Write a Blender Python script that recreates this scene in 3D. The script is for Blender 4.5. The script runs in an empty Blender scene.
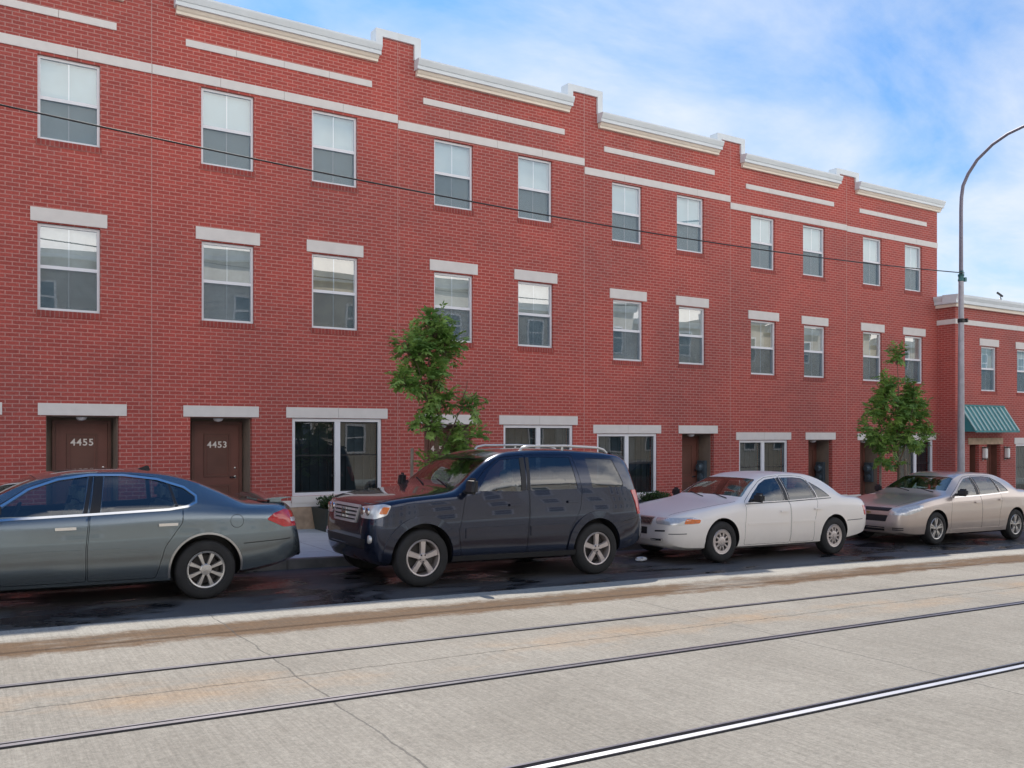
import bpy, bmesh, math, random
from mathutils import Vector, Matrix
from mathutils.bvhtree import BVHTree
random.seed(11)
scene = bpy.context.scene
C = scene.collection
PI = math.pi
G = 0.024                      # the street falls gently to the right
YW = 16.6                      # facade line
YC = 12.35                     # kerb line
CURB = 0.13
def zr(x): return -G * x       # road level
def zw(x): return CURB - G * x # pavement level

# ------------------------------------------------------------------ materials
def newmat(name):
    m = bpy.data.materials.new(name); m.use_nodes = True
    nt = m.node_tree
    for n in list(nt.nodes): nt.nodes.remove(n)
    out = nt.nodes.new('ShaderNodeOutputMaterial')
    b = nt.nodes.new('ShaderNodeBsdfPrincipled')
    nt.links.new(b.outputs[0], out.inputs[0])
    return m, nt, b, out
def N(nt, t, **kw):
    n = nt.nodes.new(t)
    for k, v in kw.items():
        if k in n.inputs.keys(): n.inputs[k].default_value = v
        else: setattr(n, k, v)
    return n
def ramp(nt, src, p0, p1, c0=(0,0,0,1), c1=(1,1,1,1)):
    r = nt.nodes.new('ShaderNodeValToRGB')
    r.color_ramp.elements[0].position = p0; r.color_ramp.elements[0].color = c0
    r.color_ramp.elements[1].position = p1; r.color_ramp.elements[1].color = c1
    nt.links.new(src, r.inputs[0]); return r.outputs[0]
def noise(nt, vec, scale, detail=4, rough=.55, dist=0):
    n = nt.nodes.new('ShaderNodeTexNoise')
    n.inputs['Scale'].default_value = scale; n.inputs['Detail'].default_value = detail
    n.inputs['Roughness'].default_value = rough; n.inputs['Distortion'].default_value = dist
    if vec is not None: nt.links.new(vec, n.inputs['Vector'])
    return n.outputs[0]
def mixc(nt, fac, a, b, mode='MIX'):
    m = nt.nodes.new('ShaderNodeMix'); m.data_type = 'RGBA'; m.blend_type = mode
    for s, v in ((m.inputs[0], fac), (m.inputs[6], a), (m.inputs[7], b)):
        if hasattr(v, 'links'): nt.links.new(v, s)
        else: s.default_value = v if not isinstance(v, tuple) else (v if len(v) == 4 else v + (1,))
    return m.outputs[2]
def math_(nt, op, a, b=None, clamp=False):
    m = nt.nodes.new('ShaderNodeMath'); m.operation = op; m.use_clamp = clamp
    for s, v in ((m.inputs[0], a), (m.inputs[1], b)):
        if v is None: continue
        if hasattr(v, 'links'): nt.links.new(v, s)
        else: s.default_value = v
    return m.outputs[0]
def pos(nt):
    return nt.nodes.new('ShaderNodeNewGeometry').outputs['Position']
def objc(nt):
    return nt.nodes.new('ShaderNodeTexCoord').outputs['Object']
def mapped(nt, v, s):
    m = nt.nodes.new('ShaderNodeMapping'); m.inputs['Scale'].default_value = s
    nt.links.new(v, m.inputs[0]); return m.outputs[0]
def bump(nt, b, h, strength=.3, dist=.01):
    n = nt.nodes.new('ShaderNodeBump'); n.inputs['Strength'].default_value = strength
    n.inputs['Distance'].default_value = dist
    nt.links.new(h, n.inputs['Height']); nt.links.new(n.outputs[0], b.inputs['Normal'])
def simple(name, col, rough=.6, metal=0, var=.12, scale=6, bmp=0, spec=.5, coat=0):
    m, nt, b, o = newmat(name)
    b.inputs['Roughness'].default_value = rough; b.inputs['Metallic'].default_value = metal
    b.inputs['Specular IOR Level'].default_value = spec
    b.inputs['Coat Weight'].default_value = coat; b.inputs['Coat Roughness'].default_value = .03
    p = objc(nt)
    n = noise(nt, p, scale)
    c0 = tuple(max(0, c * (1 - var)) for c in col) + (1,); c1 = tuple(min(1, c * (1 + var)) for c in col) + (1,)
    nt.links.new(ramp(nt, n, .3, .7, c0, c1), b.inputs['Base Color'])
    if bmp: bump(nt, b, noise(nt, p, scale * 12, 3), bmp, .004)
    return m
def brick_mat(name, c1, c2, cm, soldier=False):
    m, nt, b, o = newmat(name)
    P = pos(nt)
    s = nt.nodes.new('ShaderNodeSeparateXYZ'); nt.links.new(P, s.inputs[0])
    g = nt.nodes.new('ShaderNodeNewGeometry')
    sn = nt.nodes.new('ShaderNodeSeparateXYZ'); nt.links.new(g.outputs['True Normal'], sn.inputs[0])
    ax = math_(nt, 'GREATER_THAN', math_(nt, 'ABSOLUTE', sn.outputs[0]), .5)
    u = nt.nodes.new('ShaderNodeMix'); u.data_type = 'FLOAT'
    nt.links.new(ax, u.inputs[0]); nt.links.new(s.outputs[0], u.inputs[2]); nt.links.new(s.outputs[1], u.inputs[3])
    cb = nt.nodes.new('ShaderNodeCombineXYZ')
    a, bb = (u.outputs[0], s.outputs[2])
    if soldier: a, bb = bb, a
    nt.links.new(a, cb.inputs[0]); nt.links.new(bb, cb.inputs[1])
    t = nt.nodes.new('ShaderNodeTexBrick')
    nt.links.new(cb.outputs[0], t.inputs['Vector'])
    t.offset = 0 if soldier else .5
    t.inputs['Scale'].default_value = 1; t.inputs['Mortar Size'].default_value = .0105
    t.inputs['Mortar Smooth'].default_value = .45; t.inputs['Bias'].default_value = 0
    t.inputs['Brick Width'].default_value = .30 if soldier else .203; t.inputs['Row Height'].default_value = .068
    t.inputs['Color1'].default_value = c1 + (1,); t.inputs['Color2'].default_value = c2 + (1,)
    t.inputs['Mortar'].default_value = cm + (1,)
    # slow weathering and paler efflorescence
    w = ramp(nt, noise(nt, P, .45, 5, .6), .35, .68, (.84, .90, .93, 1), (1.12, 1.0, .97, 1))
    c = mixc(nt, 1.0, t.outputs[0], w, 'MULTIPLY')
    f = ramp(nt, noise(nt, mapped(nt, P, (1.6, 1.6, .5)), 1.3, 7, .7), .60, .80, (0,0,0,1), (.22,.22,.22,1))
    c = mixc(nt, f, c, (.50, .30, .27))
    fine = ramp(nt, noise(nt, P, 38, 3), .3, .75, (.82,.82,.82,1), (1.14,1.14,1.14,1))
    c = mixc(nt, 1.0, c, fine, 'MULTIPLY')
    nt.links.new(c, b.inputs['Base Color'])
    b.inputs['Roughness'].default_value = .85
    h = math_(nt, 'SUBTRACT', 1.0, t.outputs[1])
    h = math_(nt, 'ADD', h, math_(nt, 'MULTIPLY', noise(nt, P, 60, 3), .3))
    bump(nt, b, h, .5, .006)
    return m
def glass_mat(name, tint, gloss=.1, rough=.01, wav=0.0, wscale=1.5, ior=1.5):
    """thin tinted pane: see-through with a Fresnel reflection"""
    m = bpy.data.materials.new(name); m.use_nodes = True; nt = m.node_tree
    for n in list(nt.nodes): nt.nodes.remove(n)
    out = nt.nodes.new('ShaderNodeOutputMaterial')
    tr = N(nt, 'ShaderNodeBsdfTransparent'); tr.inputs[0].default_value = tint + (1,)
    gl = N(nt, 'ShaderNodeBsdfGlossy'); gl.inputs['Roughness'].default_value = rough
    gl.inputs[0].default_value = (1,1,1,1)
    gg = nt.nodes.new('ShaderNodeNewGeometry'); dt = nt.nodes.new('ShaderNodeVectorMath'); dt.operation = 'DOT_PRODUCT'
    nt.links.new(gg.outputs['Normal'], dt.inputs[0]); nt.links.new(gg.outputs['Incoming'], dt.inputs[1])
    k1 = math_(nt, 'POWER', math_(nt, 'SUBTRACT', 1.0, math_(nt, 'ABSOLUTE', dt.outputs['Value']), True), 5.0)
    f0 = gloss + .04
    if wav:
        bp = nt.nodes.new('ShaderNodeBump'); bp.inputs['Strength'].default_value = wav; bp.inputs['Distance'].default_value = .05
        nt.links.new(noise(nt, mapped(nt, objc(nt), (.5, 1, 1.2)), wscale, 1), bp.inputs['Height'])
        nt.links.new(bp.outputs[0], gl.inputs['Normal'])
    fm = math_(nt, 'MULTIPLY_ADD', k1, 1 - f0); fm.node.inputs[2].default_value = f0; f = fm
    mx = N(nt, 'ShaderNodeMixShader')
    nt.links.new(f, mx.inputs[0]); nt.links.new(tr.outputs[0], mx.inputs[1]); nt.links.new(gl.outputs[0], mx.inputs[2])
    nt.links.new(mx.outputs[0], out.inputs[0]); return m
def paint_mat(name, col, metal, coat=1.0, rough=.35, flake=.1, dirt=.0, spec=.5):
    m, nt, b, o = newmat(name)
    p = objc(nt)
    n = noise(nt, p, 700, 2)
    c = ramp(nt, n, .3, .7, tuple(x * (1 - flake) for x in col) + (1,), tuple(min(1, x * (1 + flake)) for x in col) + (1,))
    if dirt:
        s = nt.nodes.new('ShaderNodeSeparateXYZ'); nt.links.new(p, s.inputs[0])
        low = math_(nt, 'MULTIPLY', math_(nt, 'SUBTRACT', .62, s.outputs[2], True), dirt * 2.2, True)
        low = math_(nt, 'MULTIPLY', low, ramp(nt, noise(nt, p, 5, 6, .7), .3, .7))
        c = mixc(nt, low, c, (.16, .14, .12))
        rr = math_(nt, 'MULTIPLY_ADD', low, .8); rr.node.inputs[2].default_value = .03
        nt.links.new(rr, b.inputs['Coat Roughness'])
    nt.links.new(c, b.inputs['Base Color'])
    b.inputs['Metallic'].default_value = metal; b.inputs['Roughness'].default_value = rough
    b.inputs['Coat Weight'].default_value = coat; b.inputs['Specular IOR Level'].default_value = spec
    if not dirt: b.inputs['Coat Roughness'].default_value = .03
    return m

M = {}
M['brick'] = brick_mat('red_brick', (.455, .086, .068), (.370, .068, .055), (.53, .235, .20))
M['soldier'] = brick_mat('soldier_brick', (.36, .065, .05), (.28, .045, .038), (.36, .14, .12), True)
M['stone'] = simple('cast_stone', (.72, .675, .64), .8, 0, .04, 5, .25)
M['tanstone'] = simple('tan_split_stone', (.46, .33, .23), .9, 0, .2, 7, .6)
M['cornice'] = simple('painted_cornice', (.70, .74, .76), .5, 0, .05, 2)
M['cream'] = simple('cream_frieze', (.80, .71, .60), .6, 0, .05, 2)
M['vinyl'] = simple('white_vinyl', (.80, .80, .83), .4, 0, .03, 3)
M['blind'] = simple('pale_blind', (.47, .61, .65), .7, 0, .05, 2)
M['blind_grey'] = simple('grey_blind', (.56, .58, .58), .7, 0, .25, 2.5)
M['blind_tan'] = simple('tan_curtain', (.52, .45, .34), .8, 0, .3, 2)
M['blind_pale'] = simple('off_white_curtain', (.60, .60, .56), .8, 0, .2, 2)
M['pane'] = glass_mat('window_glass', (.90, .97, 1.0), .14, .0, .04, 1.2)
M['pane_low'] = glass_mat('window_glass_wavy', (.85, .92, .93), .24, .0, .05, 1.1)
M['pane_dark'] = glass_mat('shop_glass', (.55, .60, .62), .03, .01, .04, 1.2)
M['joint'] = simple('joint_sealant', (.50, .30, .27), .9, 0, .1)
m = bpy.data.materials.new('insect_screen'); m.use_nodes = True; nt = m.node_tree
for n in list(nt.nodes): nt.nodes.remove(n)
o_ = nt.nodes.new('ShaderNodeOutputMaterial'); a_ = nt.nodes.new('ShaderNodeBsdfTransparent'); d_ = nt.nodes.new('ShaderNodeBsdfDiffuse')
d_.inputs[0].default_value = (.085, .135, .175, 1); x_ = nt.nodes.new('ShaderNodeMixShader'); x_.inputs[0].default_value = .45
nt.links.new(a_.outputs[0], x_.inputs[1]); nt.links.new(d_.outputs[0], x_.inputs[2]); nt.links.new(x_.outputs[0], o_.inputs[0])
M['screen'] = m
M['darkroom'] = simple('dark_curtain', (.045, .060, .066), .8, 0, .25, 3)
M['door'] = simple('brown_painted_door', (.20, .078, .058), .5, 0, .08, 3)
M['frame_brown'] = simple('brown_frame', (.165, .072, .052), .55, 0, .1, 3)
M['recess'] = simple('taupe_stucco', (.215, .165, .130), .9, 0, .12, 4, .3)
M['numeral'] = simple('pale_numeral', (.90, .84, .78), .4, 0, .02)
M['chrome'] = simple('chrome', (.82, .82, .82), .12, 1, .03)
M['steel'] = simple('satin_steel', (.55, .55, .55), .35, 1, .05)
M['galv'] = simple('galvanised_steel', (.42, .40, .43), .55, .35, .12, 9)
M['silver'] = simple('silver_plastic', (.62, .61, .60), .25, .35, .03)
M['galv_dark'] = simple('weathered_arm', (.22, .20, .24), .5, .4, .1, 9)
M['bronze'] = simple('greenish_clamp', (.05, .16, .16), .5, .2, .2)
M['black'] = simple('black_plastic', (.018, .018, .02), .5, 0, .1)
M['rubber'] = simple('tyre_rubber', (.022, .022, .023), .78, 0, .2, 9, .2)
M['alloy'] = simple('alloy_wheel', (.62, .60, .58), .32, .75, .05)
M['alloy_warm'] = simple('hubcap_silver', (.60, .54, .52), .38, .6, .05)
M['brake'] = simple('dark_brake_metal', (.07, .065, .065), .6, .3, .2)  # dark brake disc and hub backing
M['gold'] = simple('dull_gold', (.45, .30, .10), .4, .5)
M['lens'] = None
M['red'] = None
M['interior_grey'] = simple('grey_cloth', (.20, .20, .19), .85, 0, .1)
M['interior_dark'] = simple('dark_trim', (.03, .03, .032), .75, 0, .1)
M['wood'] = simple('weathered_stake', (.26, .21, .17), .85, 0, .2, 12, .3)
M['bark'] = simple('young_bark', (.14, .10, .07), .9, 0, .25, 20, .4)
M['awning'] = simple('teal_awning', (.035, .22, .235), .5, 0, .06)
M['awning_light'] = simple('pale_teal_seam', (.36, .52, .50), .5, 0, .06)
M['planter'] = simple('dark_planter', (.03, .04, .036), .55, 0, .15)
M['sconce'] = simple('white_sconce_glass', (.80, .78, .76), .3, 0, .02)
M['roofing'] = simple('grey_roofing', (.22, .22, .22), .9, 0, .1)
M['paper'] = simple('white_paper', (.75, .76, .78), .8, 0, .05)
M['meter'] = simple('blue_grey_metal', (.10, .14, .17), .4, .4, .15)
M['concrete_kerb'] = simple('kerb_concrete', (.20, .19, .175), .85, 0, .35, 3, .4)
def lens(name, col, rough=.05, metal=0, emit=0):
    m, nt, b, o = newmat(name); b.inputs['Roughness'].default_value = rough
    n = noise(nt, objc(nt), 26, 2)
    nt.links.new(ramp(nt, n, .35, .65, tuple(c * .82 for c in col) + (1,), col + (1,)), b.inputs['Base Color'])
    b.inputs['Metallic'].default_value = metal; b.inputs['Coat Weight'].default_value = 1; b.inputs['Coat Roughness'].default_value = .02
    return m
M['lens'] = lens('headlight_lens', (.80, .79, .77), .15, .35)
M['amber'] = lens('amber_lens', (.85, .20, .03))
M['red'] = lens('red_lens', (.62, .012, .015))
M['auto_glass'] = glass_mat('auto_glass', (.50, .60, .60), .10, .0)
M['auto_glass_dark'] = glass_mat('privacy_glass', (.16, .19, .21), .09, .0)

# ground materials ---------------------------------------------------
def concrete_road():
    m, nt, b, o = newmat('tined_concrete')
    P = pos(nt)
    s = nt.nodes.new('ShaderNodeSeparateXYZ'); nt.links.new(P, s.inputs[0]); X, Y = s.outputs[0], s.outputs[1]
    base = ramp(nt, noise(nt, P, .7, 7, .65), .3, .7, (.285, .262, .222, 1), (.365, .338, .290, 1))
    fine = ramp(nt, noise(nt, P, 26, 8, .95), .36, .64, (.62, .62, .62, 1), (1.25, 1.25, 1.25, 1))
    c = base
    tine = noise(nt, mapped(nt, P, (34, 1.0, 1)), 1.3, 5, .75)
    tc = ramp(nt, tine, .34, .60, (.83, .825, .82, 1), (1.05, 1.05, 1.05, 1))
    wob = math_(nt, 'MULTIPLY', math_(nt, 'SUBTRACT', noise(nt, P, 1.1, 6, .7), .5), .40)
    wob = math_(nt, 'ADD', wob, math_(nt, 'MULTIPLY', math_(nt, 'SUBTRACT', noise(nt, mapped(nt, P, (.5, 1, 1)), 9, 5, .8), .5), .42))
    Yw = math_(nt, 'ADD', Y, wob)
    def band(y0, y1, soft):
        a = nt.nodes.new('ShaderNodeMapRange'); a.inputs[1].default_value = y0 - soft; a.inputs[2].default_value = y0 + soft
        nt.links.new(Yw, a.inputs[0])
        d = nt.nodes.new('ShaderNodeMapRange'); d.inputs[1].default_value = y1 - soft; d.inputs[2].default_value = y1 + soft
        d.inputs[3].default_value = 1; d.inputs[4].default_value = 0
        nt.links.new(Yw, d.inputs[0])
        return math_(nt, 'MULTIPLY', a.outputs[0], d.outputs[0])
    patch = ramp(nt, noise(nt, mapped(nt, P, (.35, 1, 1)), 1.3, 6, .7), .27, .46)
    br = band(8.30, 8.92, .07)
    br = math_(nt, 'MULTIPLY', br, patch)
    c = mixc(nt, math_(nt, 'MULTIPLY', br, .95), c, (.150, .086, .042))
    dk = math_(nt, 'MULTIPLY', math_(nt, 'MULTIPLY', band(8.60, 8.84, .06), ramp(nt, noise(nt, mapped(nt, P, (.6, 3, 1)), 2.2, 5, .7), .45, .6)), .6)
    c = mixc(nt, dk, c, (.10, .085, .07))
    rp = ramp(nt, noise(nt, mapped(nt, P, (.5, 1, 1)), .9, 5, .65), .46, .66)
    rust = math_(nt, 'MULTIPLY', band(6.38, 7.02, .16), rp)
    c = mixc(nt, math_(nt, 'MULTIPLY', rust, .50), c, (.50, .30, .14))
    pale = math_(nt, 'MULTIPLY', band(9.02, 9.6, .05), .35)
    c = mixc(nt, pale, c, (.58, .56, .50))
    # transverse hairline joints every so often and a fine crack along the track
    vx = math_(nt, 'ADD', X, math_(nt, 'MULTIPLY', noise(nt, P, 2.2, 4), .12))
    fr = math_(nt, 'ABSOLUTE', math_(nt, 'SUBTRACT', math_(nt, 'FRACT', math_(nt, 'DIVIDE', vx, 4.6)), .5))
    jt = math_(nt, 'LESS_THAN', fr, .0018)
    c = mixc(nt, math_(nt, 'MULTIPLY', jt, .6), c, (.09, .085, .08))
    ck = math_(nt, 'LESS_THAN', math_(nt, 'ABSOLUTE', math_(nt, 'SUBTRACT', math_(nt, 'ADD', Y, math_(nt, 'MULTIPLY', noise(nt, P, 1.6, 6, .7), .16)), 6.76)), .010)
    c = mixc(nt, math_(nt, 'MULTIPLY', ck, .65), c, (.09, .075, .06))
    c = mixc(nt, 1, c, tc, 'MULTIPLY'); c = mixc(nt, 1, c, fine, 'MULTIPLY')
    nt.links.new(c, b.inputs['Base Color']); b.inputs['Roughness'].default_value = .85; b.inputs['Specular IOR Level'].default_value = .3
    bump(nt, b, math_(nt, 'ADD', tine, math_(nt, 'MULTIPLY', noise(nt, P, 60, 3), .4)), .35, .012)
    return m
def asphalt():
    m, nt, b, o = newmat('wet_asphalt')
    P = pos(nt)
    wet = ramp(nt, noise(nt, mapped(nt, P, (.55, 1.25, 1)), 1.25, 5, .6, .4), .46, .56)
    dry = ramp(nt, noise(nt, P, 70, 4, .8), .3, .7, (.058, .058, .060, 1), (.115, .112, .110, 1))
    pt = ramp(nt, noise(nt, mapped(nt, P, (.25, 1.2, 1)), 1.1, 4), .5, .62)
    dry = mixc(nt, math_(nt, 'MULTIPLY', pt, .35), dry, (.17, .165, .16))
    c = mixc(nt, wet, dry, (.020, .021, .023))
    nt.links.new(c, b.inputs['Base Color'])
    r = nt.nodes.new('ShaderNodeMapRange'); r.inputs[3].default_value = .65; r.inputs[4].default_value = .24
    nt.links.new(wet, r.inputs[0]); nt.links.new(r.outputs[0], b.inputs['Roughness'])
    b.inputs['Specular IOR Level'].default_value = .38
    h = noise(nt, P, 90, 3, .8)
    bp = nt.nodes.new('ShaderNodeBump'); bp.inputs['Distance'].default_value = .006
    nt.links.new(h, bp.inputs['Height'])
    st = nt.nodes.new('ShaderNodeMapRange'); st.inputs[3].default_value = .6; st.inputs[4].default_value = .08
    nt.links.new(wet, st.inputs[0]); nt.links.new(st.outputs[0], bp.inputs['Strength'])
    nt.links.new(bp.outputs[0], b.inputs['Normal'])
    return m
def sidewalk_mat():
    m, nt, b, o = newmat('pavement_concrete')
    P = pos(nt)
    s = nt.nodes.new('ShaderNodeSeparateXYZ'); nt.links.new(P, s.inputs[0])
    c = ramp(nt, noise(nt, P, 1.2, 6, .6), .3, .7, (.52, .58, .57, 1), (.64, .70, .69, 1))
    c = mixc(nt, 1, c, ramp(nt, noise(nt, P, 60, 3), .3, .7, (.9,.9,.9,1), (1.08,1.08,1.08,1)), 'MULTIPLY')
    st = ramp(nt, noise(nt, P, 2.3, 6, .7), .62, .72)
    c = mixc(nt, math_(nt, 'MULTIPLY', st, .45), c, (.22, .22, .22))
    for a, per in ((s.outputs[0], 1.5), (s.outputs[1], 1.42)):
        f = math_(nt, 'ABSOLUTE', math_(nt, 'SUBTRACT', math_(nt, 'FRACT', math_(nt, 'DIVIDE', math_(nt, 'ADD', a, .35), per)), .5))
        c = mixc(nt, math_(nt, 'MULTIPLY', math_(nt, 'LESS_THAN', f, .006), .55), c, (.12, .12, .12))
    nt.links.new(c, b.inputs['Base Color']); b.inputs['Roughness'].default_value = .85
    bump(nt, b, noise(nt, P, 50, 4), .25, .006)
    return m
M['road'] = concrete_road(); M['asphalt'] = asphalt(); M['sidewalk'] = sidewalk_mat()
M['earth'] = simple('ground', (.16, .15, .13), .95, 0, .2, .3)
M['rail'] = simple('rail_steel', (.66, .66, .68), .50, .75, .08, 4)
M['rail_dull'] = simple('rail_steel_no_glint', (.24, .24, .27), .38, .8, .15, 4)  # darker copy of the rail steel: missing sun glint put into the colour
M['groove'] = simple('flangeway_shade', (.012, .012, .016), .9, 0, .2, 5, 0, .1)  # flat near-black strip: shade of the open rail groove put into the colour
def leaf_mat(name, c0, c1):
    m, nt, b, o = newmat(name)
    n = noise(nt, objc(nt), 3.2, 3)
    c = ramp(nt, n, .35, .66, c0 + (1,), c1 + (1,))
    nt.links.new(c, b.inputs['Base Color']); b.inputs['Roughness'].default_value = .5
    tl = nt.nodes.new('ShaderNodeBsdfTranslucent'); nt.links.new(c, tl.inputs[0])
    mx = nt.nodes.new('ShaderNodeMixShader'); mx.inputs[0].default_value = .35
    nt.links.new(b.outputs[0], mx.inputs[1]); nt.links.new(tl.outputs[0], mx.inputs[2]); nt.links.new(mx.outputs[0], o.inputs[0])
    return m
M['leaf'] = leaf_mat('leaf_green', (.11, .23, .05), (.36, .54, .14))
M['leaf_dark'] = leaf_mat('shrub_leaf', (.025, .06, .018), (.07, .13, .035))
M['leaf_mix'] = leaf_mat('leaf_green_yellowing', (.09, .20, .045), (.32, .50, .11))

# ------------------------------------------------------------------ object helpers
def tag(o, label=None, cat=None, group=None, kind=None):
    if label: o['label'] = label
    if cat: o['category'] = cat
    if group: o['group'] = group
    if kind: o['kind'] = kind
    return o
def empty(name, loc, label, cat, group=None):
    o = bpy.data.objects.new(name, None); C.objects.link(o); o.location = loc; o.empty_display_size = .2
    return tag(o, label, cat, group)
def wloc(o):
    v = Vector(o.location)
    while o.parent: o = o.parent; v = v + o.location
    return v
def obj(name, bm, mat, parent=None, local=False, smooth=None):
    """link bm as one object; coordinates in bm are world (shifted to the parent) unless local"""
    me = bpy.data.meshes.new(name)
    if not isinstance(bm, bpy.types.Mesh):
        bmesh.ops.recalc_face_normals(bm, faces=bm.faces)
        if parent is not None and not local:
            w = wloc(parent); bmesh.ops.translate(bm, verts=bm.verts, vec=-w)
        bm.to_mesh(me); bm.free()
    else: me = bm
    for mm in (mat if isinstance(mat, (list, tuple)) else [mat]):
        if mm: me.materials.append(mm)
    if smooth is not None:
        for p in me.polygons: p.use_smooth = True
        me.set_sharp_from_angle(angle=math.radians(smooth))
    o = bpy.data.objects.new(name, me); C.objects.link(o)
    if parent is not None: o.parent = parent
    return o
def B(): return bmesh.new()
def box(bm, x0, x1, y0, y1, z0, z1, mi=0):
    vs = [bm.verts.new(p) for p in ((x0,y0,z0),(x1,y0,z0),(x1,y1,z0),(x0,y1,z0),(x0,y0,z1),(x1,y0,z1),(x1,y1,z1),(x0,y1,z1))]
    for f in ((0,3,2,1),(4,5,6,7),(0,1,5,4),(1,2,6,5),(2,3,7,6),(3,0,4,7)):
        fc = bm.faces.new([vs[i] for i in f]); fc.material_index = mi
    return vs
def bevel(bm, w, seg=2):
    bmesh.ops.bevel(bm, geom=bm.edges[:], offset=w, segments=seg, affect='EDGES', clamp_overlap=True)
def prism(bm, pts, axis, a, b_):
    """extrude 2D polygon pts along axis ('x': pts=(y,z); 'y': pts=(x,z); 'z': pts=(x,y))"""
    def P(p, t): return {'x': (t, p[0], p[1]), 'y': (p[0], t, p[1]), 'z': (p[0], p[1], t)}[axis]
    v0 = [bm.verts.new(P(p, a)) for p in pts]; v1 = [bm.verts.new(P(p, b_)) for p in pts]
    bm.faces.new(v0); bm.faces.new(list(reversed(v1)))
    n = len(pts)
    for i in range(n): bm.faces.new([v0[i], v0[(i+1) % n], v1[(i+1) % n], v1[i]])
def tube(bm, pts, rads, seg=10, cap=True):
    pts = [Vector(p) for p in pts]; rings = []
    if not isinstance(rads, (list, tuple)): rads = [rads] * len(pts)
    up = Vector((0,0,1))
    d0 = (pts[1] - pts[0]).normalized()
    a = d0.orthogonal().normalized()
    for i, p in enumerate(pts):
        d = (pts[min(i+1, len(pts)-1)] - pts[max(i-1, 0)])
        d = d.normalized() if d.length else d0
        a = (a - d * a.dot(d)); a = a.normalized() if a.length > 1e-6 else d.orthogonal().normalized()
        b_ = d.cross(a)
        rings.append([bm.verts.new(p + (a * math.cos(t) + b_ * math.sin(t)) * rads[i]) for t in [2*PI*k/seg for k in range(seg)]])
    for r0, r1 in zip(rings, rings[1:]):
        for k in range(seg): bm.faces.new([r0[k], r0[(k+1) % seg], r1[(k+1) % seg], r1[k]])
    if cap: bm.faces.new(list(reversed(rings[0]))); bm.faces.new(rings[-1])
def lathe(bm, prof, c, axis='y', seg=40, closed=False):
    """prof: list of (r, t) round axis through c"""
    rings = []
    for r, t in prof:
        ring = []
        for k in range(seg):
            a = 2*PI*k/seg
            if axis == 'y': p = (c[0] + r*math.cos(a), c[1] + t, c[2] + r*math.sin(a))
            elif axis == 'x': p = (c[0] + t, c[1] + r*math.cos(a), c[2] + r*math.sin(a))
            else: p = (c[0] + r*math.cos(a), c[1] + r*math.sin(a), c[2] + t)
            ring.append(bm.verts.new(p))
        rings.append(ring)
    pairs = list(zip(rings, rings[1:])) + ([(rings[-1], rings[0])] if closed else [])
    for r0, r1 in pairs:
        for k in range(seg): bm.faces.new([r0[k], r0[(k+1) % seg], r1[(k+1) % seg], r1[k]])
    if not closed:
        for r in (rings[0], rings[-1]):
            try: bm.faces.new(r)
            except ValueError: pass
def sloped(bm, x0, x1, y0, y1, dz, thick=None, nx=1):
    """sheet that follows the fall of the street"""
    vs = [bm.verts.new(p) for p in ((x0,y0,zr(x0)+dz),(x1,y0,zr(x1)+dz),(x1,y1,zr(x1)+dz),(x0,y1,zr(x0)+dz))]
    bm.faces.new(vs)
    if thick:
        lo = [bm.verts.new((v.co.x, v.co.y, v.co.z - thick)) for v in vs]
        bm.faces.new(list(reversed(lo)))
        for i in range(4): bm.faces.new([vs[i], lo[i], lo[(i+1)%4], vs[(i+1)%4]])
def text_mesh(txt, size, mat, name, parent, loc, extrude=.006, rot=(PI/2,0,0), sp=1.15):
    cu = bpy.data.curves.new('txt', 'FONT'); cu.body = txt; cu.size = size; cu.extrude = extrude; cu.align_x = 'CENTER'; cu.space_character = sp
    cu.offset = size * .018
    o = bpy.data.objects.new('tmp', cu); C.objects.link(o)
    dg = bpy.context.evaluated_depsgraph_get(); dg.update()
    me = bpy.data.meshes.new_from_object(o.evaluated_get(dg)); bpy.data.objects.remove(o)
    me.transform(Matrix.Rotation(rot[0], 4, 'X')); me.transform(Matrix.Translation(Vector(loc) - (wloc(parent) if parent else Vector())))
    me.materials.clear(); me.name = name
    return obj(name, me, mat, parent)

# ------------------------------------------------------------------ setting: ground
bm = B(); sloped(bm, -600, 600, -600, 600, -.05); tag(obj('ground', bm, M['earth']), kind='structure')
bm = B(); sloped(bm, -150, 150, -1.0, 9.46, 0); tag(obj('road', bm, M['road']), kind='structure')
bm = B(); sloped(bm, -150, 150, 9.462, YC, -.006); tag(obj('parking_lane', bm, M['asphalt']), kind='structure')
bm = B()
x = -60.0
while x < 80:      # kerb stones laid end to end
    sloped(bm, x + .004, x + 1.996, YC, YC + .15, CURB + .003 + random.uniform(-.004, .004), .5); x += 2.0
bevel(bm, .012, 2)
tag(obj('kerb', bm, M['concrete_kerb']), kind='structure')
bm = B(); sloped(bm, -150, 150, YC + .152, YW + .3, CURB); tag(obj('sidewalk', bm, M['sidewalk']), kind='structure')
bm = B(); sloped(bm, -150, 150, -6.4, -1.15, CURB); sloped(bm, -150, 150, -1.15, -1.0, CURB + .003, .4)
tag(obj('opposite_sidewalk', bm, M['sidewalk']), kind='structure')

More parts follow.
